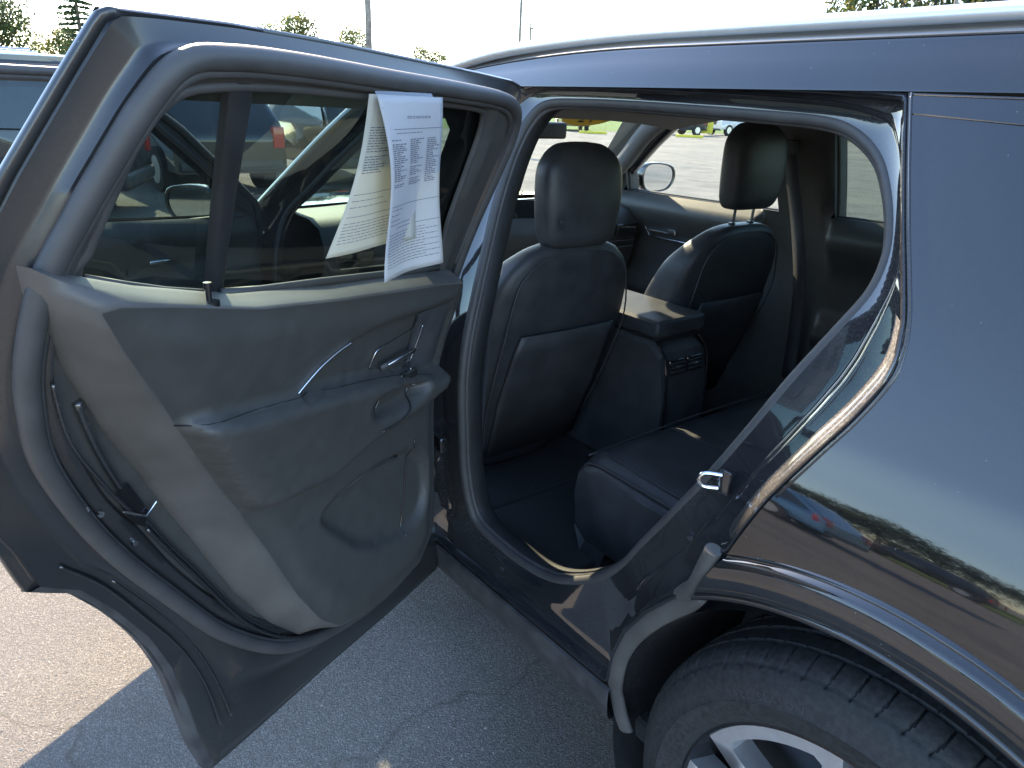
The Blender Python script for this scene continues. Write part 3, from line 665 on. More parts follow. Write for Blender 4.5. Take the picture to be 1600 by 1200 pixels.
def front_seat(yc, hrz, gap, hx=0.0):
    bk = blob([(.34, -.36, yc, .05, .20, 0), (.38, -.34, yc, .09, .25, .02), (.6, -.27, yc, .10, .285, .06), (.85, -.185, yc, .09, .295, .07), (1.0, -.14, yc, .075, .275, .05), (1.07, -.118, yc, .062, .23, .02), (1.115, -.105, yc, .05, .17, 0), (1.135, -.10, yc, .03, .10, 0), (1.138, -.10, yc, .01, .03, 0)], 'seat_back', 'leather', suv, n=48)
    hc = blob([(hrz - .005, -.09, yc, .02, .07, 0), (hrz, -.088, yc, .045, .115, 0), (hrz + .03, -.085, yc, .058, .138, 0), (hrz + .13, -.08, yc, .062, .152, .0), (hrz + .225, -.085, yc, .058, .150, 0), (hrz + .265, -.09, yc, .05, .118, 0), (hrz + .288, -.095, yc, .035, .08, 0), (hrz + .293, -.097, yc, .01, .03, 0)], 'headrest', 'leather', bk, n=40)
    for s in (-1, 1):
        j = MB(); j.tube([(-.098, yc + s * .055, 1.08), (-.092, yc + s * .055, hrz + .03)], .0055, seg=10); j.build('headrest_post', 'chrome', bk)
    for s in (-1, 1):
        j = MB(); j.tube([(-.10, yc + s * .055, 1.125), (-.10, yc + s * .055, 1.142)], .013, seg=14); j.build('post_sleeve', 'plastic', bk)
    # stitched piping that outlines the back shell
    P = []
    prof = [(.42, .20), (.6, .235), (.85, .245), (1.0, .222), (1.055, .19), (1.09, .145), (1.108, .08), (1.112, 0)]
    xb = lambda z: (-.25 if z < .42 else -.25 + (z - .42) * .36) if z < .85 else -.095 + (z - .85) * .14
    pts = [(xb(z) + .004, yc - wv, z) for z, wv in prof] + [(xb(z) + .004, yc + wv, z) for z, wv in prof[::-1][1:]]
    j = MB(); j.tube(catmull(pts, 5), .0028, seg=6); j.build('piping', 'plastic', bk, angle=180)
    # flexible pocket panel on the back
    pk = [(.40, .19), (.62, .205), (.80, .20), (.86, .19)]
    j = MB(); rows = []
    for z, wv in pk: rows.append([(xb(z) + .012 + .012 * math.cos(u_ * 1.2), yc + u_ * wv, z) for u_ in [-1 + k / 8 for k in range(17)]])
    j.loft(rows, closed=False); o = j.build('seat_pocket', 'plastic', bk, fix=False); md = o.modifiers.new('t', 'SOLIDIFY'); md.thickness = .006
    blob([(.30, -.62, yc, .30, .24, 0), (.36, -.62, yc, .33, .27, 0), (.46, -.62, yc, .34, .28, 0), (.50, -.62, yc, .32, .26, 0), (.515, -.62, yc, .25, .2, 0), (.52, -.62, yc, .05, .05, 0)], 'seat_cushion', 'leather', bk)
    return bk, hc
dseat, dhr = front_seat(.585, 1.125, 0)
# round embossed badge low on the inner side of the driver's headrest
j = MB(); c = Vector((-.022, .475, 1.205)); j.tube([c + Vector((0, .018 * math.cos(a), .018 * math.sin(a))) for a in [i * math.pi / 12 for i in range(24)]], .0018, True, 6, up=(1, 0, 0)); j.tube([c - Vector((.004, 0, 0)), c + Vector((.001, 0, 0))], .008, seg=14)
j.build('headrest_button', 'plastic', dhr)
pseat, phr = front_seat(1.42, 1.195, 0)

# ---- centre console with vents
con = None
j = MB(); secs = []
for x, z0, z1, hw in ((-.95, .3, .72, .13), (-.62, .3, .76, .12), (-.60, .3, .80, .115), (-.30, .3, .80, .115), (-.02, .3, .80, .115), (.045, .3, .76, .115), (.075, .32, .62, .112), (.065, .3, .30, .10)):
    secs.append([(x, 1 - hw, z0), (x, 1 - hw, z1 - .02), (x, 1 - hw + .02, z1), (x, 1 + hw - .02, z1), (x, 1 + hw, z1 - .02), (x, 1 + hw, z0)])
j.loft(secs, caps=True); con = j.build('centre_console', 'plastic', suv, angle=40)
j = MB(); j.box((-.42, .875, .805), (.03, 1.125, .868), .022); j.build('armrest_lid', 'leather', con)
j = MB(); j.box((-.42, .888, .796), (.02, 1.112, .806), .002); j.build('lid_gap', 'gloss', con)
for y in (.955, 1.045):
    j = MB(); mt = Matrix.Translation((.062, y, .71)) @ Matrix.Rotation(R(-11), 4, 'Y')
    j.box((-.004, -.038, -.026), (.006, .038, .026), .004, mt); v_ = j.build('air_vent', 'gloss', con)
    for dz in (-.014, .0, .014):
        j = MB(); j.box((.005, -.034, dz - .0025), (.010, .034, dz + .0025), .001, mt); j.build('vent_slat', 'plastic', v_)
    j = MB(); j.box((.008, -.006, -.004), (.014, .008, .004), .001, mt); j.build('vent_tab', 'chrome', v_)
for s in (-1, 1):
    j = MB(); j.tube(catmull([(.02, 1 + s * .106, .79), (.06, 1 + s * .106, .745), (.078, 1 + s * .104, .64), (.082, 1 + s * .10, .5)], 5), .004, seg=8); j.build('console_rim', 'gloss', con)

# ---- rear bench
def bench():
    j = MB(); rows = []; Y = [.42 + k * (1.60 - .42) / 60 for k in range(61)]
    def f(y, base): # transverse undulation with a seam groove between the seats
        e = min(y - .42, 1.60 - y)
        return base - .035 * (1 - sst(0, .05, e)) + .012 * math.sin((y - .42) / 1.18 * math.pi * 2 + .5) * 0 - .006 * math.exp(-((y - .80) / .006) ** 2) - .006 * math.exp(-((y - 1.22) / .006) ** 2)
    for x, z in ((.30, .30), (.215, .32), (.185, .40), (.175, .50), (.185, .565), (.21, .592), (.26, .602), (.34, .600), (.5, .592), (.7, .585), (.9, .60)):
        rows.append([(x + .01 * math.cos((y - 1) * 2), y, f(y, z)) for y in Y])
    j.loft(rows, closed=False)
    # outboard side
    sd_ = [(rows[i][0]) for i in range(len(rows))]
    j.loft([[Vector(p) for p in sd_], [Vector((p[0] + .01, .405, min(p[2], .55))) for p in sd_], [Vector((p[0] + .02, .415, .32)) for p in sd_]], closed=False)
    b = j.build('rear_seat', 'leather', suv, fix=False, angle=50)
    j = MB(); j.tube(catmull([(.186, .425, .47), (.20, .425, .545), (.25, .423, .573), (.4, .423, .575), (.85, .423, .57)], 6), .004, seg=8)
    j.tube(catmull([(.26, .455, .600), (.5, .455, .592), (.85, .455, .592)], 5), .0025, seg=6)
    j.tube(catmull([(.20, .44, .578), (.20, .8, .592), (.20, 1.2, .592), (.2, 1.57, .58)], 6), .003, seg=6); j.build('piping', 'plastic', b, angle=180)
    j = MB(); j.tube(catmull([(.23, .75, .603), (.40, .76, .600), (.60, .77, .596), (.85, .78, .594)], 6), .0022, seg=6); j.build('stitching', 'plastic', b, angle=180)
    j = MB(); j.box((.50, .93, .60), (.54, .97, .635), .006); j.build('belt_buckle', 'plastic', b)
    j = MB(); rows = []
    for x, z in ((.90, .56), (.895, .64), (.92, .80), (.97, 1.0), (1.02, 1.12), (1.06, 1.16), (1.12, 1.15), (1.16, .9)): rows.append([(x + .012 * math.cos(y * 9), y, z) for y in Y])
    j.loft(rows, closed=False); j.build('rear_seat_back', 'leather', b, fix=False, angle=60)
    for y in (.64, 1.38): blob([(1.17, 1.08, y, .03, .08, 0), (1.19, 1.08, y, .05, .125, 0), (1.26, 1.08, y, .05, .13, 0), (1.32, 1.08, y, .04, .11, 0), (1.335, 1.08, y, .015, .05, 0)], 'rear_headrest', 'leather', b)
bench()

# ---- wheels
def wheel_meshes():
    # tyre: profile of (r, y) from the bead over the shoulder to the inner bead
    P = [(.300, .012), (.305, -.006), (.316, -.014), (.330, -.019), (.345, -.0215), (.3475, -.0235), (.350, -.0215), (.365, -.019), (.380, -.013), (.390, -.006), (.396, -.001), (.399, .002), (.4005, .006), (.4035, .008), (.409, .014), (.4145, .022),
         (.418, .032), (.4205, .042), (.4210, .048), (.4145, .050), (.4145, .056), (.4220, .058), (.4235, .075), (.4245, .092), (.4165, .094), (.4165, .104), (.4250, .106), (.4255, .125), (.4255, .143), (.4175, .145), (.4175, .155), (.4250, .157), (.4240, .175), (.4225, .192), (.4150, .194), (.4150, .204), (.4205, .206), (.417, .225), (.409, .238), (.395, .25), (.35, .268), (.30, .24)]
    NS_ = 66; SUB = 14; NA = NS_ * SUB; V = []; F = []; n = len(P)
    for i in range(NA):
        a = 2 * math.pi * i / NA
        for k, (r, y) in enumerate(P):
            rr, yy = r, y; d = 0
            if .396 < r and y < .050:          # sipes over the shoulder, slanted and slightly curved
                u = (y + .002) / .05; ph = (i / SUB + .55 * u - .35 * u * u) % 1.0; q = min(ph, 1 - ph) * (2 * math.pi * .41 / NS_)
                d = .0065 * (1 - sst(.0008, .0022, q)) * sst(-.003, .006, y)
            elif r > .4195 and y > .055:
                ph = (i / SUB * 1.0 + y * 9 * (1 if y < .15 else -1)) % 1.0; q = min(ph, 1 - ph) * (2 * math.pi * .42 / NS_)
                d = .004 * (1 - sst(.0006, .0018, q))
            rr -= d; V.append((rr * math.cos(a), yy, rr * math.sin(a)))
    for i in range(NA):
        for k in range(n - 1):
            a = i * n + k; b = ((i + 1) % NA) * n + k; F.append((a, b, b + 1, a + 1))
    t = bpy.data.meshes.new('tyre'); t.from_pydata(V, [], F); t.shade_smooth(); t.set_sharp_from_angle(angle=R(40)); t.materials.append(M['tyre'])
    # rim barrel
    j = MB(); N = 96
    def ring(r, y): return [(r * math.cos(2 * math.pi * i / N), y, r * math.sin(2 * math.pi * i / N)) for i in range(N)]
    j.loft([ring(.304, .016), ring(.3065, .004), ring(.3045, -.004), ring(.299, -.005), ring(.296, .002), ring(.290, .02), ring(.280, .05), ring(.272, .15), ring(.285, .22)])
    j.loft([ring(.272, .12), ring(.2, .125), ring(.06, .12), ring(.0, .12)])
    rb = bpy.data.meshes.new('rim_barrel'); rb.from_pydata(j.v, [], j.f); rb.shade_smooth(); rb.set_sharp_from_angle(angle=R(40)); rb.materials.append(M['rimdark'])
    # one U-shaped machined spoke pair with an outer arc
    def pol(r, a): return (r * math.cos(a), r * math.sin(a))
    A = R(26.5); j = MB(); th = .022
    outl = [pol(.070, -A * .55), pol(.18, -A * .93), pol(.240, -A * 1.03), pol(.296, -A * 1.02)] + [pol(.2965, -A * 1.02 + 2.04 * A * i / 20) for i in range(1, 20)] + [pol(.296, A * 1.02), pol(.240, A * 1.03), pol(.18, A * .93), pol(.070, A * .55)]
    hole = [pol(.110, 0), pol(.16, -A * .52), pol(.24, -A * .74), pol(.262, -A * .76), pol(.272, -A * .66)] + [pol(.2725, -A * .60 + 1.2 * A * i / 8) for i in range(9)] + [pol(.272, A * .66), pol(.262, A * .76), pol(.24, A * .74), pol(.16, A * .52)]
    v, f = sheet(outl, [hole], .03)
    def yd(x, z): rr = math.hypot(x, z); return .006 + .020 * (1 - sst(.10, .30, rr)) * 0 - .004 + .02 * sst(.2, .07, rr)
    j.add([(a, yd(a, b), b) for a, b in v], f)
    for L in (outl, hole):
        L = resample(L, .02); j.loft([[(p.x, yd(p.x, p.y), p.y) for p in L], [(p.x * .995, yd(p.x, p.y) + .004, p.y * .995) for p in L], [(p.x * .99, yd(p.x, p.y) + .05, p.y * .99) for p in L]])
    sm = bpy.data.meshes.new('spoke'); sm.from_pydata(j.v, [], j.f); bm = bmesh.new(); bm.from_mesh(sm); bmesh.ops.remove_doubles(bm, verts=bm.verts[:], dist=1e-5); bmesh.ops.recalc_face_normals(bm, faces=bm.faces[:]); bm.to_mesh(sm); bm.free()
    sm.shade_smooth(); sm.set_sharp_from_angle(angle=R(25)); sm.materials.append(M['alloy'])
    j = MB(); j.loft([ring(.085, .05), ring(.08, .02), ring(.035, .012), ring(.034, .006), ring(.0, .004)]); hm = bpy.data.meshes.new('hub'); hm.from_pydata(j.v, [], j.f); hm.shade_smooth(); hm.materials.append(M['rimdark'])
    # raised sidewall lettering
    LV = []; LF = []
    def letters(txt, a0, r0, size, flip=1):
        a = a0
        for ch in txt:
            if ch == ' ': a -= size * .5 / r0; continue
            cu = bpy.data.curves.new('t', 'FONT'); cu.body = ch; cu.size = size; cu.extrude = .0006; cu.resolution_u = 2
            o = bpy.data.objects.new('t', cu); COL.objects.link(o); bpy.context.view_layer.update(); dg = bpy.context.evaluated_depsgraph_get(); me = o.evaluated_get(dg).to_mesh()
            ww = max(v.co.x for v in me.vertices); k = len(LV)
            for v in me.vertices:
                aa = a - v.co.x / r0; rr = r0 + v.co.y; yb = -.0215 if r0 > .335 else -.018
                tsl = (rr - .35) / .03; yb = -.0215 + (.0025 if rr < .345 else .0) + max(0, rr - .35) * .17
                LV.append((rr * math.cos(aa), yb - .0003 - v.co.z * 1.2, rr * math.sin(aa)))
            LF.extend([tuple(i + k for i in p.vertices) for p in me.polygons]); a -= (ww + size * .16) / r0
            o.to_mesh_clear() if False else None; bpy.data.objects.remove(o)
    letters('ALL SEASON', R(128), .3535, .019)
    lm = bpy.data.meshes.new('lettering'); lm.from_pydata(LV, [], LF); lm.materials.append(M['tyretext'])
    return t, rb, sm, hm, lm
M['tyre'] = simple('tyre_rubber', (.028, .028, .028), .70, .35, 120, .35, 420, .001, rv=.12)
M['tyretext'] = simple('tyre_letters', (.045, .045, .045), .5, .1, 20)
tm, rbm, spm, hbm, ltm = wheel_meshes()
def wheel(x, side, spin=0.0, toe=0.0):
    t = new_obj('wheel', tm, None, suv); t.location = Vector((x, .02 if side == 0 else 1.98, WC[1])) - RL; t.rotation_euler = (0, spin, R(180) if side else toe)
    r_ = new_obj('rim', rbm, None, t)
    for k in range(5):
        s_ = new_obj('spoke', spm, None, t); s_.rotation_euler = (0, -R(72 * k + 125), 0)
    new_obj('hub_cap', hbm, None, t); new_obj('sidewall_lettering', ltm, None, t)
for x, sd_, sp in ((WC[0], 0, 0), (WC[0], 1, .4), (WF, 0, .7), (WF, 1, 1.1)): wheel(x, sd_, sp)

# ================================================================== DOORS (children of the car, hinged)
PHI = 1.09609
def door_part(name, hinge, verts, faces, mat, angle=60):
    me = bpy.data.meshes.new(name); me.from_pydata([tuple(Vector(v) - hinge) for v in verts], [], faces); me.shade_smooth(); me.set_sharp_from_angle(angle=R(angle)); me.materials.append(M[mat])
    o = bpy.data.objects.new(name, me); COL.objects.link(o); o.parent = suv; o.location = hinge - RL; o.rotation_euler = (0, 0, -PHI); ORG[o.name] = hinge.copy(); return o

# ---- rear door
DO = [(-.02, 1.53), (.0, 1.548), (.054, 1.556), (.2, 1.563), (.396, 1.570), (.637, 1.579), (.801, 1.582), (.955, 1.580), (.982, 1.529), (1.012, 1.471), (1.033, 1.43), (1.068, 1.35), (1.095, 1.27), (1.103, 1.20), (1.097, 1.12), (1.075, 1.04), (1.050, .975), (1.028, .926), (1.012, .870), (1.006, .853),
      (.978, .832), (.950, .813), (.906, .747), (.861, .657), (.834, .568), (.823, .475), (.816, .396), (.798, .318), (.669, .308), (.473, .297), (.227, .277), (-.01, .266), (-.02, .3), (-.02, .6), (-.02, 1.0), (-.022, 1.3)]
SR = [(.918, 1.553), (.859, 1.562), (.748, 1.563), (.555, 1.557), (.332, 1.548), (.16, 1.535), (.085, 1.51), (.055, 1.46), (.05, 1.38), (.055, 1.2), (.06, .9), (.07, .6), (.10, .48), (.17, .425), (.26, .41), (.35, .412), (.452, .428), (.551, .457), (.648, .51), (.754, .621), (.837, .752),
      (.907, .869), (.964, .98), (1.019, 1.093), (1.046, 1.177), (1.054, 1.246), (1.043, 1.333), (1.014, 1.401), (.987, 1.455), (.954, 1.515)]
KL = [(.869, 1.543), (.721, 1.543), (.555, 1.537), (.332, 1.528), (.18, 1.517), (.11, 1.49), (.085, 1.44), (.08, 1.3), (.09, .9), (.10, .6), (.14, .48), (.22, .44), (.35, .435), (.46, .46), (.56, .50), (.66, .575), (.75, .68), (.82, .79), (.876, .90), (.93, .99), (.975, 1.09), (1.008, 1.18),
      (1.014, 1.251), (1.011, 1.325), (.992, 1.396), (.973, 1.454), (.946, 1.504), (.914, 1.531)]
DC = (.50, .98); NDL = 460
def shrink(p):
    v = Vector((p[0] - .50, p[1] - .98)); k = sst(1.0, 1.25, p[1]) * .021
    v = v * (1 - k / v.length); return (v.x + .50, v.y + .98)
SR = [shrink(p) for p in SR]
KL = [(.50 + (p[0] - .50) * .985, .98 + (p[1] - .98) * .985) for p in KL]
hg = Vector((0, -.013, 0))
rD = star(DO, DC, NDL); rS = star(smoothpoly(SR), DC, NDL); rK = star(smoothpoly(KL), DC, NDL)
mx = lambda t, a=rD, b=rS, d=0: [x + (y - x) * t - d for x, y in zip(a, b)]
j = MB(); j.loft([loopB(rD, -.0, DC), loopB(mx(0, d=-.001), .004, DC), loopB(mx(0, d=-.001), .010, DC), loopB(mx(0, d=.002), .0135, DC), loopB(mx(0, d=.011), .014, DC), loopB(mx(.0, d=.014), .020, DC), loopB(mx(.15), .024, DC), loopB(mx(.62), .036, DC), loopB(mx(.72), .040, DC), loopB(mx(.80), .056, DC), loopB(mx(.97), .060, DC),
                loopB(mx(1, d=.014), .066, DC), loopB(mx(.5, rS, rK, .006), .078, DC), loopB(mx(.85, rS, rK), .080, DC), loopB(rK, .073, DC)])
# outer skin: sheet with the window opening
GH = [(.975, 1.30), (.972, 1.345), (.950, 1.416), (.932, 1.467), (.905, 1.499), (.873, 1.513), (.79, 1.518), (.68, 1.517), (.538, 1.512), (.352, 1.507), (.235, 1.500), (.205, 1.488), (.188, 1.45), (.178, 1.38), (.168, 1.28), (.155, 1.16), (.4, 1.185), (.7, 1.225)]
GHout = [(.96, 1.28), (.955, 1.34), (.90, 1.475), (.86, 1.50), (.25, 1.49), (.20, 1.46), (.17, 1.16), (.4, 1.17), (.7, 1.21)]
v, f = sheet([Vector(p) for p in DO], [[Vector(p) for p in GHout]], .04); j.add([B(a, b, 0) for a, b in v], f)
rd = door_part('rear_door', hg, j.v, j.f, 'doorpaint', 60)
# outer belt finish and outer skin edge highlight strip
def dmesh(name, mat, jb, parent, angle=60, fix=False): return jb.build(name, mat, parent, fix=fix, angle=angle)
j = MB(); sr = smoothpoly(SR, 5)
for p_ in (sr,): j.tube([B(p.x, p.y, .074) for p in p_], .0135, True, 12, up=(0, 1, 0))
j.tube([B(DC[0] + (p.x - DC[0]) * .975, DC[1] + (p.y - DC[1]) * .975, .074) for p in sr], .006, True, 8, up=(0, 1, 0))
dmesh('door_seal', 'rubber', j, rd, 180)
# inner window frame, ends under the trim
KP = [Vector((DC[0] + rK[k] * math.cos(2 * math.pi * k / NDL), DC[1] + rK[k] * math.sin(2 * math.pi * k / NDL))) for k in range(0, NDL, 4)]
v, f = sheet(KP, [[Vector(p) for p in GH]], .022)
GHv = [Vector(p) for p in GH]
def fo_(a, b):
    d = dist_poly(GHv, a, b); return .073 - .012 * (1 - sst(0, .012, d)) + .006 * math.exp(-((d - .016) / .006) ** 2)
mesh('window_frame', [B(a, b, fo_(a, b)) for a, b in v], f, 'softtop', rd, angle=180)
j = MB(); gh = resample(smoothpoly(GH, 3), .012)
j.tube([B(p.x, p.y, .061) for p in gh], .0065, True, 8, up=(0, 1, 0)); dmesh('glass_run_seal', 'rubber', j, rd, 180)
# panes and division bar
v, f = sheet([Vector(p) for p in ((.99, 1.26), (.985, 1.35), (.915, 1.505), (.86, 1.522), (.22, 1.51), (.18, 1.48), (.15, 1.14), (.8, 1.2))], [], .08)
mesh('window_glass', [B(a, b, .045) for a, b in v], f, 'glass_tint', rd, angle=180)
j = MB()
for o_, w_ in ((.052, .018),):
    j.loft([[B(.812 + sgn * (w_ - .007 * t) - .040 * t, 1.52 - .27 * t, off) for t in (0, .25, .5, .75, 1)] for sgn, off in ((-1, .050), (-1, .062), (-.5, .066), (.5, .066), (1, .062), (1, .050))], closed=False)
dmesh('division_bar', 'sillplastic', j, rd, 60)
# door card: rear-facing bulged side, then the face
FT = [(1.045, 1.344), (1.030, 1.292), (.995, 1.213), (.94, 1.11), (.863, .986), (.786, .839), (.714, .679), (.649, .568), (.59, .50), (.50, .462), (.36, .446), (.22, .45), (.145, .50), (.115, .7), (.105, .95), (.10, 1.1), (.11, 1.165), (.22, 1.180), (.40, 1.203), (.559, 1.222), (.77, 1.255), (.924, 1.300)]
CRS = [(1.005, 1.300), (.965, 1.235), (.90, 1.140), (.805, .990), (.735, .875), (.685, .772), (.628, .640), (.575, .545), (.525, .495), (.45, .475), (.36, .465), (.23, .468), (.165, .515), (.135, .7), (.125, .95), (.12, 1.1), (.135, 1.145), (.22, 1.160), (.40, 1.184), (.559, 1.205), (.76, 1.238), (.90, 1.275)]
KC = (.46, .90); rF = star(FT, KC, 300); rC = star(CRS, KC, 300)
def cz(k, r_): return KC[1] + r_ * math.sin(2 * math.pi * k / 300)
j = MB()
j.loft([loopB([a + .001 for a in rF], .060, KC), loopB(rF, .082, KC), loopB([a * .85 + b * .15 for a, b in zip(rF, rC)], .090, KC), loopB([a * .55 + b * .45 for a, b in zip(rF, rC)], .110, KC), loopB([a * .25 + b * .75 for a, b in zip(rF, rC)], .126, KC), loopB([a * .07 + b * .93 for a, b in zip(rF, rC)], .1335, KC), loopB(rC, .134, KC)])
dmesh('door_card_side', 'plasticside', j, rd, 70)
CP = [Vector((KC[0] + rC[k] * math.cos(2 * math.pi * k / 300), KC[1] + rC[k] * math.sin(2 * math.pi * k / 300))) for k in range(0, 300)]
ARM = [(.885, 1.10), (.80, .962), (.765, .90), (.725, .872), (.66, .862), (.55, .850), (.46, .868), (.36, .872), (.24, .880), (.13, .90), (.13, .945), (.20, .955), (.374, 1.010), (.553, 1.048), (.74, 1.082)]
ARM = smoothpoly(ARM, 4)
PAD = smoothpoly([(.76, 1.02), (.72, .92), (.64, .892), (.56, .885), (.51, .905), (.49, .95), (.515, 1.0), (.60, 1.03)], 5)
POC = smoothpoly([(.55, .77), (.50, .69), (.42, .62), (.28, .575), (.19, .61), (.18, .72), (.26, .78), (.42, .795)], 5)
BEZ = [Vector(p) for p in [(.648, 1.052), (.598, 1.095), (.509, 1.122), (.42, 1.128), (.351, 1.124), (.25, 1.12), (.165, 1.115), (.145, 1.08), (.14, .95), (.20, .955), (.374, 1.010), (.553, 1.044)]]
CUP = smoothpoly([(.455, .985), (.44, .935), (.36, .915), (.27, .92), (.235, .945), (.27, .962), (.36, .985)], 5)
def sgd(P, a, b): d = dist_poly(P, a, b); return d if inside(P, a, b) else -d
def face_off(a, b):
    o = .134
    o += .012 * sst(0, .05, dist_poly(CP, a, b))
    e_ = sst(.0, .014, dist_poly(CP, a, b))
    if b > .80:
        o += e_ * .044 * sst(-.004, .024, sgd(ARM, a, b))
        s2 = sgd(BEZ, a, b); o -= .014 * sst(-.004, .006, s2)
        c2 = sgd(CUP, a, b); o -= .040 * sst(-.002, .018, c2)
    else: o -= .022 * sst(-.004, .014, sgd(POC, a, b))
    return o
v, f = sheet(CP, [], .0085)
mesh('door_card', [B(a, b, face_off(a, b)) for a, b in v], f, 'softtop', rd, angle=180)
BP = [Vector(p) for p in [(.30, 1.115), (.165, 1.108), (.150, 1.08), (.145, .965), (.20, .965), (.285, .992)]]
v, f = sheet(BP, [], .012); mesh('bezel_panel', [B(a, b, face_off(a, b) + .0025) for a, b in v], f, 'navy', rd, angle=180)
def dtube(name, pts, r, mat, off=0.0, ry=None, n=6):
    j = MB(); P = catmull([(a, b, 0) for a, b in pts], n); j.tube([B(p.x, p.y, face_off(p.x, p.y) + off) for p in P], r, seg=8, ry=ry, up=(0, 1, 0)); return dmesh(name, mat, j, rd, 180)
j = MB(); P = catmull([(a, b, 0) for a, b in [(.648, 1.060), (.625, 1.079), (.598, 1.098), (.565, 1.113), (.53, 1.122)]], 8); j.tube([B(p.x, p.y, .1475) for p in P], .0016, seg=8, ry=.004, up=(0, 1, 0)); dmesh('chrome_accent', 'chrome', j, rd, 180)
dtube('handle_rim', [(.262, 1.080), (.262, 1.065), (.266, 1.03), (.272, .995)], .0022, 'chrome', .005)
dtube('handle_rim', [(.424, 1.034), (.420, 1.055), (.412, 1.068), (.39, 1.070)], .0013, 'chrome', .004)
# handle recess and lever
HR_ = [Vector(p) for p in [(.42, 1.03), (.41, 1.068), (.28, 1.085), (.265, 1.08), (.275, .998), (.33, 1.008)]]
v, f = sheet(HR_, [], .008); mesh('handle_cup', [B(a, b, face_off(a, b) + .003 - .022 * sst(0, .012, dist_poly(HR_, a, b))) for a, b in v], f, 'plastic', rd, angle=180)
j = MB(); a_ = B(.405, 1.030, .150); b_ = B(.30, 1.038, .154); j.tube([a_, a_.lerp(b_, .5) + Vector((0, .006, .002)), b_], .0038, seg=10, ry=.006); dmesh('door_release', 'plastic', j, rd, 180)
j = MB(); j.tube([B(.395, 1.036, .158), B(.30, 1.044, .161)], .0018, seg=6); dmesh('release_trim', 'steel', j, rd, 180)
# window switch, pull cup trim, pocket lines
j = MB(); p0 = B(.31, .985, face_off(.31, .985) + .004); j.box(p0 + Vector((-.03, -.006, -.010)), p0 + Vector((.03, .006, .010)), .004); dmesh('window_switch', 'gloss', j, rd)
dtube('pull_trim', [(.385, .975), (.39, .955), (.40, .935)], .0018, 'gloss', .003)
dtube('pull_trim', [(.28, .955), (.30, .925), (.36, .905), (.42, .905)], .002, 'gloss', .002)
dtube('pocket_lip', [(.53, .77), (.42, .79), (.28, .77)], .004, 'plastic', .003)
dtube('card_seam', [(.876, 1.098), (.74, 1.076), (.553, 1.042), (.374, 1.004), (.20, .948)], .0009, 'liner', .0)
dtube('pocket_edge', [(.235, .80), (.245, .72), (.27, .62), (.285, .575)], .0014, 'gloss', .002)
# pin lock
j = MB(); c = B(.838, 1.262, .118); j.tube([c, c + Vector((0, 0, .024))], .0036, seg=12); j.tube([c + Vector((0, 0, .021)), c + Vector((0, 0, .028))], .0052, seg=12)
dmesh('lock_pin', 'rimdark', j, rd)
j = MB(); j.tube([c + Vector((0, 0, -.004)), c + Vector((0, 0, .004))], .0125, seg=18); dmesh('lock_ferrule', 'rimdark', j, rd)
j = MB(); W = [(.157, 1.1835), (.25, 1.196), (.40, 1.214), (.559, 1.234), (.70, 1.25), (.775, 1.262)]; j.tube([B(a, b - .006, .073) for a, b in W], .0055, seg=8, ry=.007); j.tube([B(a, b, .074) for a, b in [(.81, 1.266), (.87, 1.282), (.93, 1.302), (.98, 1.32)]], .004, seg=8); dmesh('belt_seal', 'rubber', j, rd, 180)
# latch and screws on the rear shut face
j = MB(); LT = [Vector(p) for p in [(.915, .985), (.895, .998), (.860, .930), (.868, .905), (.885, .92)]]
v, f = sheet(LT, [], .02); j.add([B(a, b, .082) for a, b in v], f); dmesh('latch_plate', 'rimdark', j, rd)
j = MB(); j.tube([B(.905, .955, .087), B(.880, .935, .087), B(.868, .926, .087), B(.850, .942, .086)], .0019, seg=8); dmesh('latch_hook', 'chrome', j, rd)
for x, z in ((.957, .985), (.935, .965), (.885, .885)):
    j = MB(); c = B(x, z, .078); j.tube([c, c + Vector((0, .004, 0))], .0045, seg=12); dmesh('screw', 'chrome', j, rd)
# inner body-colour pressing lines
for P_, r_, o_ in (([(.975, 1.16), (.93, 1.05), (.86, .91), (.79, .78), (.71, .63), (.63, .53)], .006, .076), ([(1.012, 1.20), (.985, 1.11), (.93, 1.01), (.885, .935)], .0028, .084), ([(.865, .90), (.80, .78), (.70, .60), (.60, .50), (.5, .455)], .003, .083)):
    j = MB(); P = catmull([(a, b, 0) for a, b in P_], 6); j.tube([B(p.x, p.y, o_) for p in P], r_, seg=8, up=(0, 1, 0)); dmesh('pressed_rib', 'jamb', j, rd, 180)
# outer arch cladding strip seen from inside along the wheel cut
j = MB(); P = [(1.006, .853), (.978, .832), (.950, .813), (.906, .747), (.861, .657), (.834, .568), (.823, .475), (.816, .396), (.80, .32)]; P = catmull([(a, b, 0) for a, b in P], 5)
def tow(p, k): return (p.x + (DC[0] - p.x) * k, p.y + (DC[1] - p.y) * k)
j.loft([[B(*tow(p, 0), -.014) for p in P], [B(*tow(p, -.004), .006) for p in P], [B(*tow(p, .004), .018) for p in P], [B(*tow(p, .03), .022) for p in P]], closed=False)
dmesh('arch_cladding', 'cladding', j, rd, 60)
for P_ in ([(1.0, .87), (.945, .80), (.89, .70), (.84, .60), (.81, .50), (.80, .40)], [(.93, .80), (.87, .70), (.82, .60), (.79, .50), (.775, .40)]):
    j = MB(); P = catmull([(a, b, 0) for a, b in P_], 6); j.tube([B(p.x - .03, p.y + .012, .036) for p in P], .0026, seg=8, up=(0, 1, 0)); dmesh('pressed_rib', 'jamb', j, rd, 180)
# outer handle on the skin
j = MB(); j.tube([B(.93, 1.02, -.02), B(.88, 1.02, -.045), B(.76, 1.005, -.045), B(.72, 1.0, -.02)], .012, seg=10); dmesh('outer_handle', 'paint', j, rd, 180)

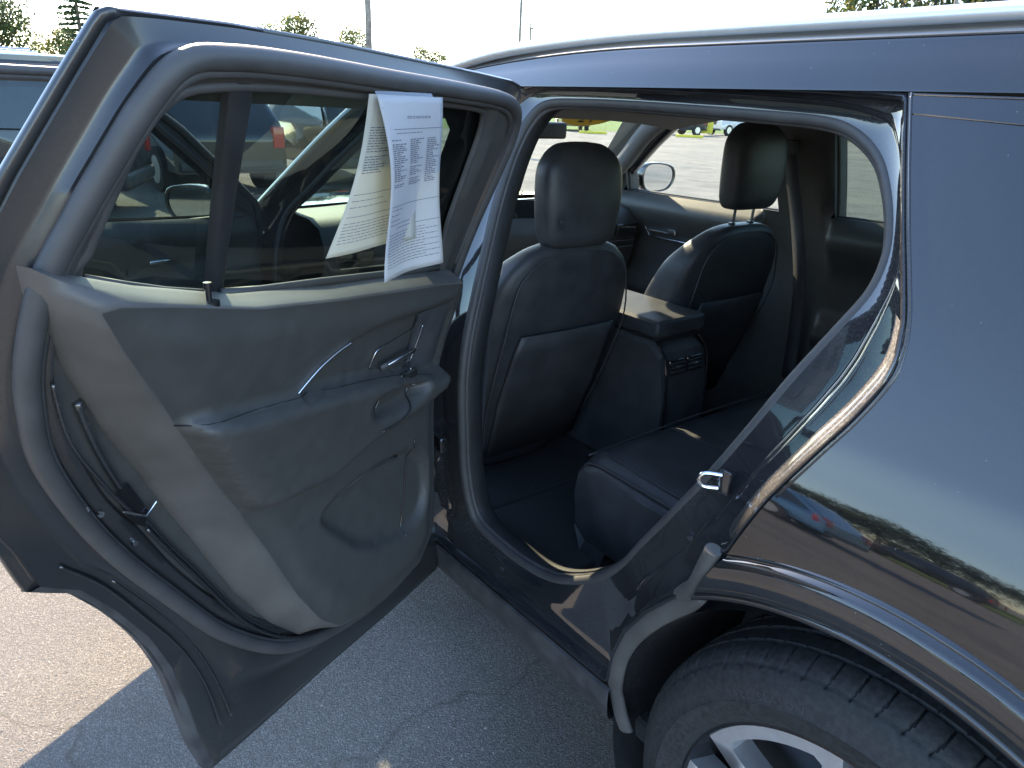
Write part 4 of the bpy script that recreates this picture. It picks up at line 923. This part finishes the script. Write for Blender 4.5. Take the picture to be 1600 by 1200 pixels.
# ---- front door (also open, seen through the rear door's glass)
hf = Vector((-1.30, -.01, 0))
FD = [(-.10, .275), (-.095, .6), (-.085, 1.1), (-.07, 1.535), (-.09, 1.562), (-.5, 1.572), (-.64, 1.545), (-.86, 1.43), (-1.1, 1.27), (-1.27, 1.14), (-1.31, 1.0), (-1.31, .3), (-1.29, .262)]
FW_ = [(-.17, 1.18), (-.14, 1.50), (-.17, 1.518), (-.5, 1.522), (-.61, 1.50), (-.80, 1.385), (-1.0, 1.255), (-1.115, 1.155), (-1.13, 1.10)]
FDC = (-.62, .95); rA = star(FD, FDC, 240); frW = [Vector(p) for p in FW_]
j = MB(); j.loft([loopB(rA, 0, FDC), loopB(rA, .012, FDC), loopB([a - .012 for a in rA], .018, FDC), loopB([a - .02 for a in rA], .05, FDC), loopB([a - .05 for a in rA], .07, FDC)])
v, f = sheet([Vector(p) for p in FD], [frW], .05); j.add([B(a, b, 0) for a, b in v], f)
fd = door_part('front_door', hf, j.v, j.f, 'jamb', 60)
FDi = [Vector((FDC[0] + (a - .05) * math.cos(2 * math.pi * k / 240), FDC[1] + (a - .05) * math.sin(2 * math.pi * k / 240))) for k, a in enumerate(rA)][::3]
v, f = sheet(FDi, [frW], .03)
def ff(a, b):
    bl = 1.10 + .08 * (a + 1.13) / .96; o = .07
    if b < bl: o += .065 * sst(0, .035, bl - b) * sst(0, .06, dist_poly(FDi, a, b)) + .04 * sst(.78, .86, b) * sst(.98, .93, b) * sst(0, .1, dist_poly(FDi, a, b))
    return o
mesh('door_card', [B(a, b, ff(a, b)) for a, b in v], f, 'softtop', fd, angle=180)
j = MB(); j.tube([B(p.x, p.y, .068) for p in resample(smoothpoly(FW_, 3), .03)], .010, True, 8, up=(0, 1, 0)); dmesh('glass_run_seal', 'rubber', j, fd, 180)
j = MB(); j.tube([B(FDC[0] + (a - .035) * math.cos(2 * math.pi * k / 240), FDC[1] + (a - .035) * math.sin(2 * math.pi * k / 240), .07) for k, a in enumerate(rA)][::2], .011, True, 10, up=(0, 1, 0)); dmesh('door_seal', 'rubber', j, fd, 180)
v, f = sheet([Vector(p) for p in FW_], [], .1); mesh('window_glass', [B(a, b, .045) for a, b in v], f, 'glass_clear', fd, angle=180)
h2, jm = mirror(fd, B(-1.14, 1.10, -.01) + Vector((0, -.02, 0)), -1)
jm.build('mirror_glass', 'mirror', fd, smooth=False)
j = MB(); p0 = B(-.85, 1.0, .14); j.tube([p0, p0 + Vector((.12, .012, .01))], .006, seg=8); dmesh('inner_handle', 'chrome', j, fd, 180)

# ================================================================== PAPERS ON THE REAR DOOR GLASS
def to_open(v): return Matrix.Translation(hg) @ (Matrix.Rotation(-PHI, 4, 'Z') @ (Vector(v) - hg))
def paper(name, fn, nu=16, nv=30, pm='paper'):
    j = MB(); j.loft([[to_open(fn(k / (nu - 1), i / (nv - 1))) for k in range(nu)] for i in range(nv)], closed=False)
    o = j.build(name, pm, None, fix=False, angle=180); md = o.modifiers.new('thickness', 'SOLIDIFY'); md.thickness = .00025; md.offset = -1; return o
def bil(A, B_, C_, D_, u, v): return (A * (1 - u) + B_ * u) * (1 - v) + (D_ * (1 - u) + C_ * u) * v
def frontp(u, v):   # u along the sheet from its rear edge to the front edge, v downwards
    A, B_, C_, D_ = Vector((.606, 0, 1.514)), Vector((.447, 0, 1.516)), Vector((.428, 0, 1.257)), Vector((.597, 0, 1.255))
    p = bil(A, B_, C_, D_, u, v); p.x += (-.012 * math.sin(v * math.pi)) * 1.0; p.y = .322 + .008 * math.sin(v * 5 + u * 2) + .006 * math.cos(u * 6) * v - .012 * u * v; return p
def backp(u, v):
    A, B_, C_, D_ = Vector((.610, 0, 1.516)), Vector((.448, 0, 1.516)), Vector((.500, 0, 1.307)), Vector((.690, 0, 1.303))
    p = bil(A, B_, C_, D_, u, v); p.x += -.018 * math.sin(v * math.pi) * (1 - u); p.y = .312 - .022 * v * (1 - u) - .012 * math.sin(v * 3) * u + .004 * math.sin(u * 7); return p
pf = paper('paper_sheet', frontp); tag(pf, 'white printed sheet hanging in front on the rear door window, three columns of small text', 'paper')
M['tape'] = glass('clear_tape', (.85, .80, .78), .08)
j = MB(); j.loft([[to_open(Vector((.600 - .145 * k / 8, .326 - (.012 if i == 0 else 0), 1.520 - .022 * i + .002 * k / 8))) for k in range(9)] for i in range(2)], closed=False); tp = j.build('tape_strip', 'tape', pf, fix=False)
pb = paper('paper_sheet', backp, pm='paper2'); tag(pb, 'cream backlit sheet curling out behind the other paper on the rear door window', 'paper')
def printed(fn, parent, seed, cols, y0, y1, rows, full):
    rr = random.Random(seed); j = MB()
    def bar(u0, u1, v, h, mb):
        n = max(2, int((u1 - u0) / .04)); a = []; b = []
        for i in range(n + 1):
            u = u0 + (u1 - u0) * i / n
            for L, vv in ((a, v), (b, v + h)):
                p = fn(u, vv); L.append(to_open(p + Vector((0, .0011, 0))))
        mb.loft([a, b], closed=False)
    for (c0, c1) in cols:
        for i in range(rows):
            v = y0 + (y1 - y0) * i / rows; u = c0; end = c0 + (c1 - c0) * rr.uniform(.45, 1.0)
            if rr.random() < .06: continue
            while u < end:
                wv = rr.uniform(.02, .07); bar(u, min(u + wv, end), v, .0055, j); u += wv + .012
    for (v, u0, u1, dense) in full:
        if dense: bar(u0, u1, v, .0035, j)
        else:
            u = u0
            while u < u1: wv = rr.uniform(.02, .09); bar(u, min(u + wv, u1), v, .004, j); u += wv + .012
    o = j.build('printed_text', 'inkblue', parent, fix=False, smooth=False)
ft = [(.165, .12, .97, 1), (.185, .15, .6, 0)] + [(.10, .35, .75, 0), (.108, .35, .75, 0)] + [(.58, .05, .97, 1), (.60, .05, .3, 0), (.63, .05, .25, 0), (.66, .05, .25, 0), (.685, .05, .5, 0), (.71, .2, .97, 1)] + [(.74 + i * .017, .05, .75 + .2 * (i % 2), 0) for i in range(12)]
printed(frontp, pf, 3, [(.06, .32), (.38, .64), (.70, .95)], .22, .48, 24, ft)
printed(backp, pb, 5, [(.06, .45)], .2, .5, 18, [(.62, .04, .7, 1), (.66, .04, .5, 0), (.70, .04, .6, 0), (.76, .04, .8, 1)] + [(.80 + i * .02, .04, .8, 0) for i in range(7)])

# sticker on the windscreen
def wsp(u, v): # windscreen plane point
    return Vector((-.875 - .09 * v, 1.235 + .30 * u, 1.500 - .058 * v))
c = Vector((-.905, 1.39, 1.482)); eu = Vector((0.02, 1, 0)).normalized(); ev = Vector((.84, 0, .54)).normalized()
# the glass bows forward, so the sticker hangs 3 mm on its inner side
N_ = 40
def wsx(y, z): s_ = (y - .25) / 1.5; t_ = (1.585 - z) / .52; return -.75 - .80 * t_ - .06 * (1 - (2 * s_ - 1) ** 2) + .012
pts = []
for i in range(N_):
    a = 2 * math.pi * i / N_; y = 1.395 + .15 * math.cos(a); z = 1.480 + .047 * math.sin(a); pts.append(Vector((wsx(y, z) + .02, y, z)))
j = MB(); j.add(pts, [tuple(range(N_))]); st = j.build('yellow_window_sticker', 'yellow', None, smooth=False); md = st.modifiers.new('t', 'SOLIDIFY'); md.thickness = .0006
tag(st, 'oval yellow sticker with dark lettering at the top of the windscreen', 'sticker')
cu = bpy.data.curves.new('digits', 'FONT'); cu.body = '24'; cu.size = .085; cu.align_x = 'CENTER'; cu.extrude = .0004
to = bpy.data.objects.new('tmp_digits', cu); COL.objects.link(to); bpy.context.view_layer.update(); me = to.evaluated_get(bpy.context.evaluated_depsgraph_get()).to_mesh()
VV = []
for v_ in me.vertices: y = 1.395 + v_.co.x; z = 1.448 + v_.co.y * .8; VV.append(Vector((wsx(y, z) + .024 + v_.co.z, y, z)))
mesh('sticker_lettering', VV, [tuple(p.vertices) for p in me.polygons], 'ink', st, smooth=False); bpy.data.objects.remove(to)

# ================================================================== OTHER VEHICLES
def far_car(kind, col, loc, rz, label, group=None, tail=False):
    r_ = empty({'suv': 'parked_suv', 'pickup': 'parked_pickup', 'sedan': 'parked_car', 'van': 'parked_van'}[kind], loc, label, 'pickup' if kind == 'pickup' else 'van' if kind == 'van' else 'car', group)
    L0, w0 = 2.3, .92
    prof = {'suv': [(-2.3, .35), (-2.35, .7), (-2.2, .95), (-1.2, 1.05), (-.55, 1.60), (.3, 1.70), (1.7, 1.66), (2.15, 1.15), (2.3, .95), (2.3, .35)],
            'sedan': [(-2.3, .3), (-2.35, .6), (-2.2, .78), (-1.1, .92), (-.4, 1.38), (.5, 1.43), (1.3, 1.12), (2.1, 1.02), (2.3, .85), (2.3, .3)],
            'pickup': [(-2.8, .45), (-2.85, .9), (-2.7, 1.12), (-1.5, 1.2), (-.9, 1.78), (.3, 1.84), (.75, 1.25), (.8, 1.2), (2.8, 1.2), (2.85, .5)],
            'van': [(-2.6, .4), (-2.65, .9), (-2.4, 1.15), (-1.9, 1.3), (-1.3, 2.0), (-.8, 2.12), (2.4, 2.1), (2.6, 1.5), (2.65, .4)]}[kind]
    zb = {'suv': 1.02, 'sedan': .9, 'pickup': 1.17, 'van': 1.25}[kind]; H_ = max(p[1] for p in prof)
    P = [Vector(p) for p in resample(prof, .12)]
    def pt(p, y, inset=0): 
        z = p.y; nar = .16 * sst(zb, H_ + .1, z); return Vector((p.x, y * (1 - nar / .92 * 1.0) , z)) + Vector(loc) * 0
    og = Vector(loc)
    j = MB(); loops = []
    for y, sc_ in ((-.92, .93), (-.90, .985), (-.80, 1.0), (0, 1.012), (.80, 1.0), (.90, .985), (.92, .93)):
        cx_, cz_ = 0, .8; loops.append([og + pt(Vector((cx_ + (p.x - cx_) * (.99 + .01 * sc_), cz_ + (p.y - cz_) * sc_)), y) for p in P])
    j.loft(loops, caps=True); j.build('body', col, r_, angle=50)
    # side glass and end glass
    gl = {'suv': [(-1.05, 1.08), (-.5, 1.52), (1.6, 1.55), (1.95, 1.15), (1.95, 1.08)], 'sedan': [(-.95, .95), (-.35, 1.3), (.5, 1.34), (1.1, 1.1), (1.2, .97)], 'pickup': [(-1.35, 1.24), (-.85, 1.70), (.25, 1.74), (.6, 1.3), (.6, 1.24)], 'van': [(-1.8, 1.35), (-1.25, 1.9), (-.3, 1.9), (-.3, 1.35)]}[kind]
    for s in (-1, 1):
        v, f = sheet([Vector(p) for p in gl], [], .5); mesh('side_glass', [og + pt(Vector(p), s * .925) + Vector((0, s * .012, 0)) for p in v], f, 'carglass', r_, smooth=False)
    i_ = 3; a, b = Vector(prof[3]), Vector(prof[4]); q = (b - a); nrm = Vector((-q.y, 0, q.x)).normalized()
    j = MB(); pa, pb_ = a + q * .12, a + q * .9
    j.add([og + pt(pa, -.74) + nrm * .03, og + pt(pa, .74) + nrm * .03, og + pt(pb_, .72) + nrm * .03, og + pt(pb_, -.72) + nrm * .03], [(0, 1, 2, 3)]); j.build('windscreen', 'carglass', r_, smooth=False)
    wb = {'suv': 1.42, 'sedan': 1.4, 'pickup': 1.85, 'van': 1.7}[kind]; wr = .36 if kind in ('suv', 'sedan') else .40
    for x in (-wb, wb):
        for s in (-1, 1):
            j = MB(); c = og + Vector((x, s * .84, wr)); j.tube([c - Vector((0, .11, 0)), c + Vector((0, .11, 0))], wr, seg=24); t_ = j.build('tyre', 'tyre_far', r_)
            j = MB(); j.tube([c + Vector((0, s * .105, 0)), c + Vector((0, s * .118, 0))], wr * .62, seg=18); j.build('rim', 'alloy', t_)
    fx, rx = prof[1][0], prof[-1][0] if kind != 'pickup' else 2.85; fz = zb - .27
    j = MB()
    for s in (-1, 1):
        j = MB(); j.box(og + Vector((fx - .02, s * .68 - .17, fz)), og + Vector((fx + .2, s * .68 + .17, fz + .13)), .03); j.build('headlight', 'clearlens', r_)
        j = MB(); j.box(og + Vector((rx - .22, s * .80 - .1, zb - .28)), og + Vector((rx + .03, s * .80 + .1, zb + .06)), .03); j.build('taillight', 'redlens', r_)
    j = MB(); j.box(og + Vector((fx - .03, -.48, fz - .12)), og + Vector((fx + .1, .48, fz + .12)), .03); j.build('grille', 'plastic', r_)
    j = MB(); j.box(og + Vector((fx - .06, -.85, .36)), og + Vector((fx + .2, .85, .50)), .05); j.build('bumper', 'plastic', r_); j = MB(); j.box(og + Vector((rx - .2, -.85, .38)), og + Vector((rx + .05, .85, .55)), .05); j.build('bumper', 'plastic', r_)
    if kind in ('suv', 'van'):
        for s in (-1, 1): j = MB(); j.tube([og + Vector((x, s * .66, H_ + .05)) for x in (-.3, .5, 1.5)], .02); j.build('roof_rail', 'steel', r_)
    r_.rotation_euler = (0, 0, rz)
    return r_
G2 = 'cars parked along the far edge of the lot'
# noses point back towards the camera
def face(x, y): return math.atan2(-(-.9 - y), -(1.5 - x))
far_car('suv', 'darkpaint', (-39.5, 35.6, GZ), face(-36, 33) + .15, 'dark SUV seen under the yellow sticker through the windscreen', G2)
far_car('suv', 'darkpaint', (-35.5, 42.0, GZ), face(-34, 40) - .9, 'dark car seen beyond the passenger mirror, left of the yellow board', G2)
far_car('pickup', 'whitepaint', (-35.5, 49.3, GZ), face(-33, 46) - .7, 'white pickup seen above the passenger headrest', G2)
far_car('sedan', 'redpaint', (-34.5, 55.6, GZ), face(-33, 51) - .3, 'dark red car just right of the passenger headrest', G2)
for i, (x, y, lab) in enumerate([(-34.6, 44.5, 'yellow board standing between the dark car and the white pickup'), (-34.0, 51.6, 'yellow board at the right end of the white pickup')]):
    r_ = empty('yellow_board', (x, y, GZ), lab, 'sign board'); j = MB(); j.box((x - .05, y - .5, GZ + .15), (x + .05, y + .5, GZ + 1.5), .02); j.build('panel', 'yellowpaint', r_)
    for s in (-.4, .4): j = MB(); j.box((x - .03, y + s - .04, GZ), (x + .03, y + s + .04, GZ + .2), .005); j.build('leg', 'steel', r_)
    r_.rotation_euler = (0, 0, face(x, y) + R(0))
for i, (x, y, lab) in enumerate([(-34.7, 33.2, 'low yellow kerb block in front of the dark SUV'), (-31.5, 39.0, 'low yellow kerb block before the dark car')]):
    j = MB(); j.box((-.12, -.9, 0), (.12, .9, .16), .04); o = j.build('kerb_block', 'yellowpaint', None); o.location = (x, y, GZ); o.rotation_euler = (0, 0, face(x, y)); tag(o, lab, 'kerb block')
# white vans and cars ahead on the left
far_car('van', 'whitepaint', (-16.5, -.6, GZ), R(80), 'white van whose roof shows left of the open doors', None)
far_car('van', 'whitepaint', (-19.0, 2.3, GZ), R(12), 'second white van parked behind, next to the first one', None)
far_car('suv', 'darkpaint', (-10.6, -.9, GZ), R(68), 'dark car seen through the open front door at the left edge', None)
far_car('suv', 'darkpaint', (-13.2, 2.7, GZ), R(4), 'dark SUV with red tail lights seen through the rear door glass, left one', None)
far_car('suv', 'darkpaint', (-13.6, 5.6, GZ), R(2), 'dark SUV with red tail lights seen through the rear door glass, right one', None)
# cars mirrored in the paint: parked behind the photographer
far_car('suv', 'bluepaint', (-4.7, -9.8, GZ), R(0), 'light blue car mirrored in the black quarter panel', None)
far_car('suv', 'darkpaint', (-5.3, -24.0, GZ), R(-3), 'dark grey car mirrored low at the right of the quarter panel', None)

# ================================================================== POLES AND WIRES
def pole(x, y, h, r0, label, arm=True):
    r_ = empty('utility_pole', (x, y, GZ), label, 'utility pole'); j = MB(); j.tube([(x, y, GZ), (x, y, GZ + h * .5), (x, y, GZ + h)], [r0, r0 * .88, r0 * .75], seg=16); j.build('post', 'pole', r_)
    if arm:
        j = MB(); j.box((x - 1.1, y - .06, GZ + h - .9), (x + 1.1, y + .06, GZ + h - .78), .01); j.build('crossarm', 'pole', r_)
        for k in (-1, -.4, .4, 1):
            j = MB(); j.tube([(x + k, y, GZ + h - .78), (x + k, y, GZ + h - .62)], .04); j.build('insulator', 'steel', r_)
    return r_
pole(-38.7, 19.3, 15, .19, 'thick grey pole rising behind the open rear door')
pole(-46.1, 35.6, 14, .12, 'thin bare pole near the front end of the roof', False)
p3 = pole(-69.2, 54.8, 10.4, .14, 'small distant utility pole with a transformer beside the thin pole')
j = MB(); j.tube([(-69.0, 55.2, 7.9), (-69.0, 55.2, 9.0)], .28, seg=14); j.build('transformer', 'steel', p3)
pole(-20.5, 48.0, 12, .14, 'pole standing among the trees at the upper right', False)
def wire(a, b, sag, label):
    a, b = Vector(a), Vector(b); pts = [a.lerp(b, t) - Vector((0, 0, sag * 4 * t * (1 - t))) for t in [i / 24 for i in range(25)]]
    j = MB(); j.tube(pts, .022, seg=5); tag(j.build('overhead_wire', 'wire', None, angle=180), label, 'cable', 'overhead wires across the lot')
wire((-38.7, 19.3, 7.2), (-46.1, 35.6, 7.9), .4, 'overhead wire between the thick grey pole and the thin pole')
wire((-69.2, 54.8, 9.6), (-20.5, 48.0, 11.6), 2.6, 'overhead wire running right from the small distant pole')
wire((-69.2, 54.8, 9.9), (-38.7, 19.3, 12.5), 1.2, 'overhead wire running left from the small distant pole')
wire((-46.1, 35.6, 12.8), (-20.5, 48.0, 11.8), 1.5, 'upper overhead wire descending right over the roof')

# ================================================================== TREES
LEAFM = {}
def crown_mesh(kind, seed, n=5200):
    rr = random.Random(seed); V = []; F = []
    lobes = []
    for k in range(16):
        a = rr.uniform(0, 6.28); h = rr.uniform(-.75, .9); rad = math.sqrt(max(.05, 1 - h * h)) * rr.uniform(.35, .75); lobes.append((rad * math.cos(a), rad * math.sin(a), h * .8, rr.uniform(.28, .48)))
    for i in range(n):
        lx, ly, lz, lr = rr.choice(lobes); d = Vector((rr.gauss(0, 1), rr.gauss(0, 1), rr.gauss(0, 1))).normalized() * lr * rr.uniform(.55, 1.08)
        c = Vector((lx, ly, lz)) + d; s = rr.uniform(.022, .045); u = Vector((rr.gauss(0, 1), rr.gauss(0, 1), rr.gauss(0, 1))).normalized(); v = u.cross(Vector((rr.gauss(0, 1), rr.gauss(0, 1), rr.gauss(0, 1)))).normalized()
        k = len(V); V += [tuple(c - u * s), tuple(c + v * s * .7), tuple(c + u * s), tuple(c - v * s * .7)]; F.append((k, k + 1, k + 2, k + 3))
    me = bpy.data.meshes.new('crown'); me.from_pydata(V, [], F)
    for mt in kind: me.materials.append(M[mt])
    for p in me.polygons: p.material_index = rr.choices(range(len(kind)), [5, 3, 1][:len(kind)])[0]
    return me
def trunk_mesh(seed):
    rr = random.Random(seed); j = MB(); j.tube([(0, 0, 0), (.02, 0, .25), (.0, .02, .5), (.02, .02, .85)], [.035, .028, .02, .006], seg=8)
    for k in range(12):
        a = rr.uniform(0, 6.28); z = rr.uniform(.25, .6); L = rr.uniform(.25, .42); j.tube([(0, 0, z), (L * .5 * math.cos(a), L * .5 * math.sin(a), z + .12), (L * math.cos(a), L * math.sin(a), z + .3)], [.014, .009, .003], seg=5)
    me = bpy.data.meshes.new('trunk'); me.from_pydata(j.v, [], j.f); me.materials.append(M['bark']); return me
CM = [crown_mesh(('leaf_green', 'leaf_yellow', 'leaf_dark'), 1), crown_mesh(('leaf_dark', 'leaf_green', 'leaf_yellow'), 2), crown_mesh(('leaf_green', 'leaf_yellow', 'leaf_dark'), 3)]
TM = [trunk_mesh(11), trunk_mesh(12)]
def tree(x, y, h, w, k, label, group):
    r_ = empty('broadleaf_tree', (x, y, GZ), label, 'tree', group)
    c = new_obj('crown', CM[k % 3], None, r_); c.location = (0, 0, h * .60); c.scale = (w / 2, w / 2, h * .44); c.rotation_euler = (0, 0, rnd.uniform(0, 6))
    t = new_obj('trunk', TM[k % 2], None, r_); t.scale = (h, h, h)
def conifer(x, y, h, label):
    r_ = empty('conifer_tree', (x, y, GZ), label, 'tree'); j = MB(); j.tube([(x, y, GZ), (x, y, GZ + h)], [.22, .02], seg=8); j.build('trunk', 'bark', r_)
    rr = random.Random(5); V = []; F = []
    for i in range(26):
        z = h * (.12 + .86 * i / 26); L = (h - z) * .27 + .15
        for b in range(8):
            a = rr.uniform(0, 6.28); l = L * rr.uniform(.6, 1.1)
            for s in range(26):
                t = (s + rr.random()) / 26; c = Vector((x + l * t * math.cos(a), y + l * t * math.sin(a), GZ + z - .12 * l * t + rr.uniform(-.08, .08))); q = .13
                u = Vector((rr.gauss(0, 1), rr.gauss(0, 1), rr.gauss(0, .4))).normalized() * q; v = u.cross(Vector((0, 0, 1))).normalized() * .03 + Vector((0, 0, -.05))
                k = len(V); V += [tuple(c - u), tuple(c + v), tuple(c + u), tuple(c - v)]; F.append((k, k + 1, k + 2, k + 3))
    mesh('crown', V, F, 'leaf_dark', r_, smooth=False)
conifer(-57.9, 7.9, 10.3, 'sparse pointed conifer at the upper left beside the open door')
GA = 'trees along the far left of the lot'
for x, y, h, w_, k, lab in [(-79, 4.4, 8.6, 7, 1, 'round dark tree at the far left edge'), (-84, 9.6, 6.6, 6, 0, 'low yellow green tree between the round tree and the conifer'), (-82, 14, 6.4, 7, 1, 'low tree behind the upper corner of the open door'),
                            (-57, 21.8, 7.4, 5.4, 0, 'light green tree left of the thick pole'), (-55, 25.5, 6.3, 4.5, 2, 'small light green tree right of the thick pole'), (-70, 41.8, 6.9, 5.2, 0, 'small round tree just left of the roof front'), (-60, 18.3, 5.6, 4, 1, 'short tree at the left end of the middle clump')]:
    tree(x, y, h, w_, k, lab, GA)
GB = 'tall trees beyond the passenger side'
for i, (x, y, h, w_) in enumerate([(-25, 38.5, 9.0, 6), (-22.5, 41.5, 11, 8), (-18.5, 40.5, 11.5, 8), (-14.5, 42, 12, 9), (-10, 41, 12, 9), (-6, 43, 12, 9), (-1, 42, 11, 8)]):
    pass
GBL = ['leftmost yellowing tree over the roof line', 'second tree of the row over the roof, counted from the left', 'tall tree left of the pole over the roof', 'tall tree right of the pole over the roof', 'bushy tree above the right part of the roof', 'last tree at the upper right corner']
for i, (x, y, h, w_) in enumerate([(-30.5, 57.0, 12.0, 8), (-25, 59.5, 14.5, 10), (-20, 58, 14.5, 10), (-13, 59, 15, 11), (-6, 60, 15, 11), (2, 60, 15, 11)]):
    tree(x, y, h, w_, i, GBL[i], GB)
GC = 'trees along the road behind the photographer'
for i in range(22):
    a = i / 21; tree(-70 + 100 * a + rnd.uniform(-1, 1), -33 - 8 * math.sin(a * 3) + rnd.uniform(-2, 2), rnd.uniform(5, 8.5), rnd.uniform(9, 12), 1, 'tree of the hedge row that mirrors as a dark band in the black paint', GC)
bpy.context.view_layer.update()
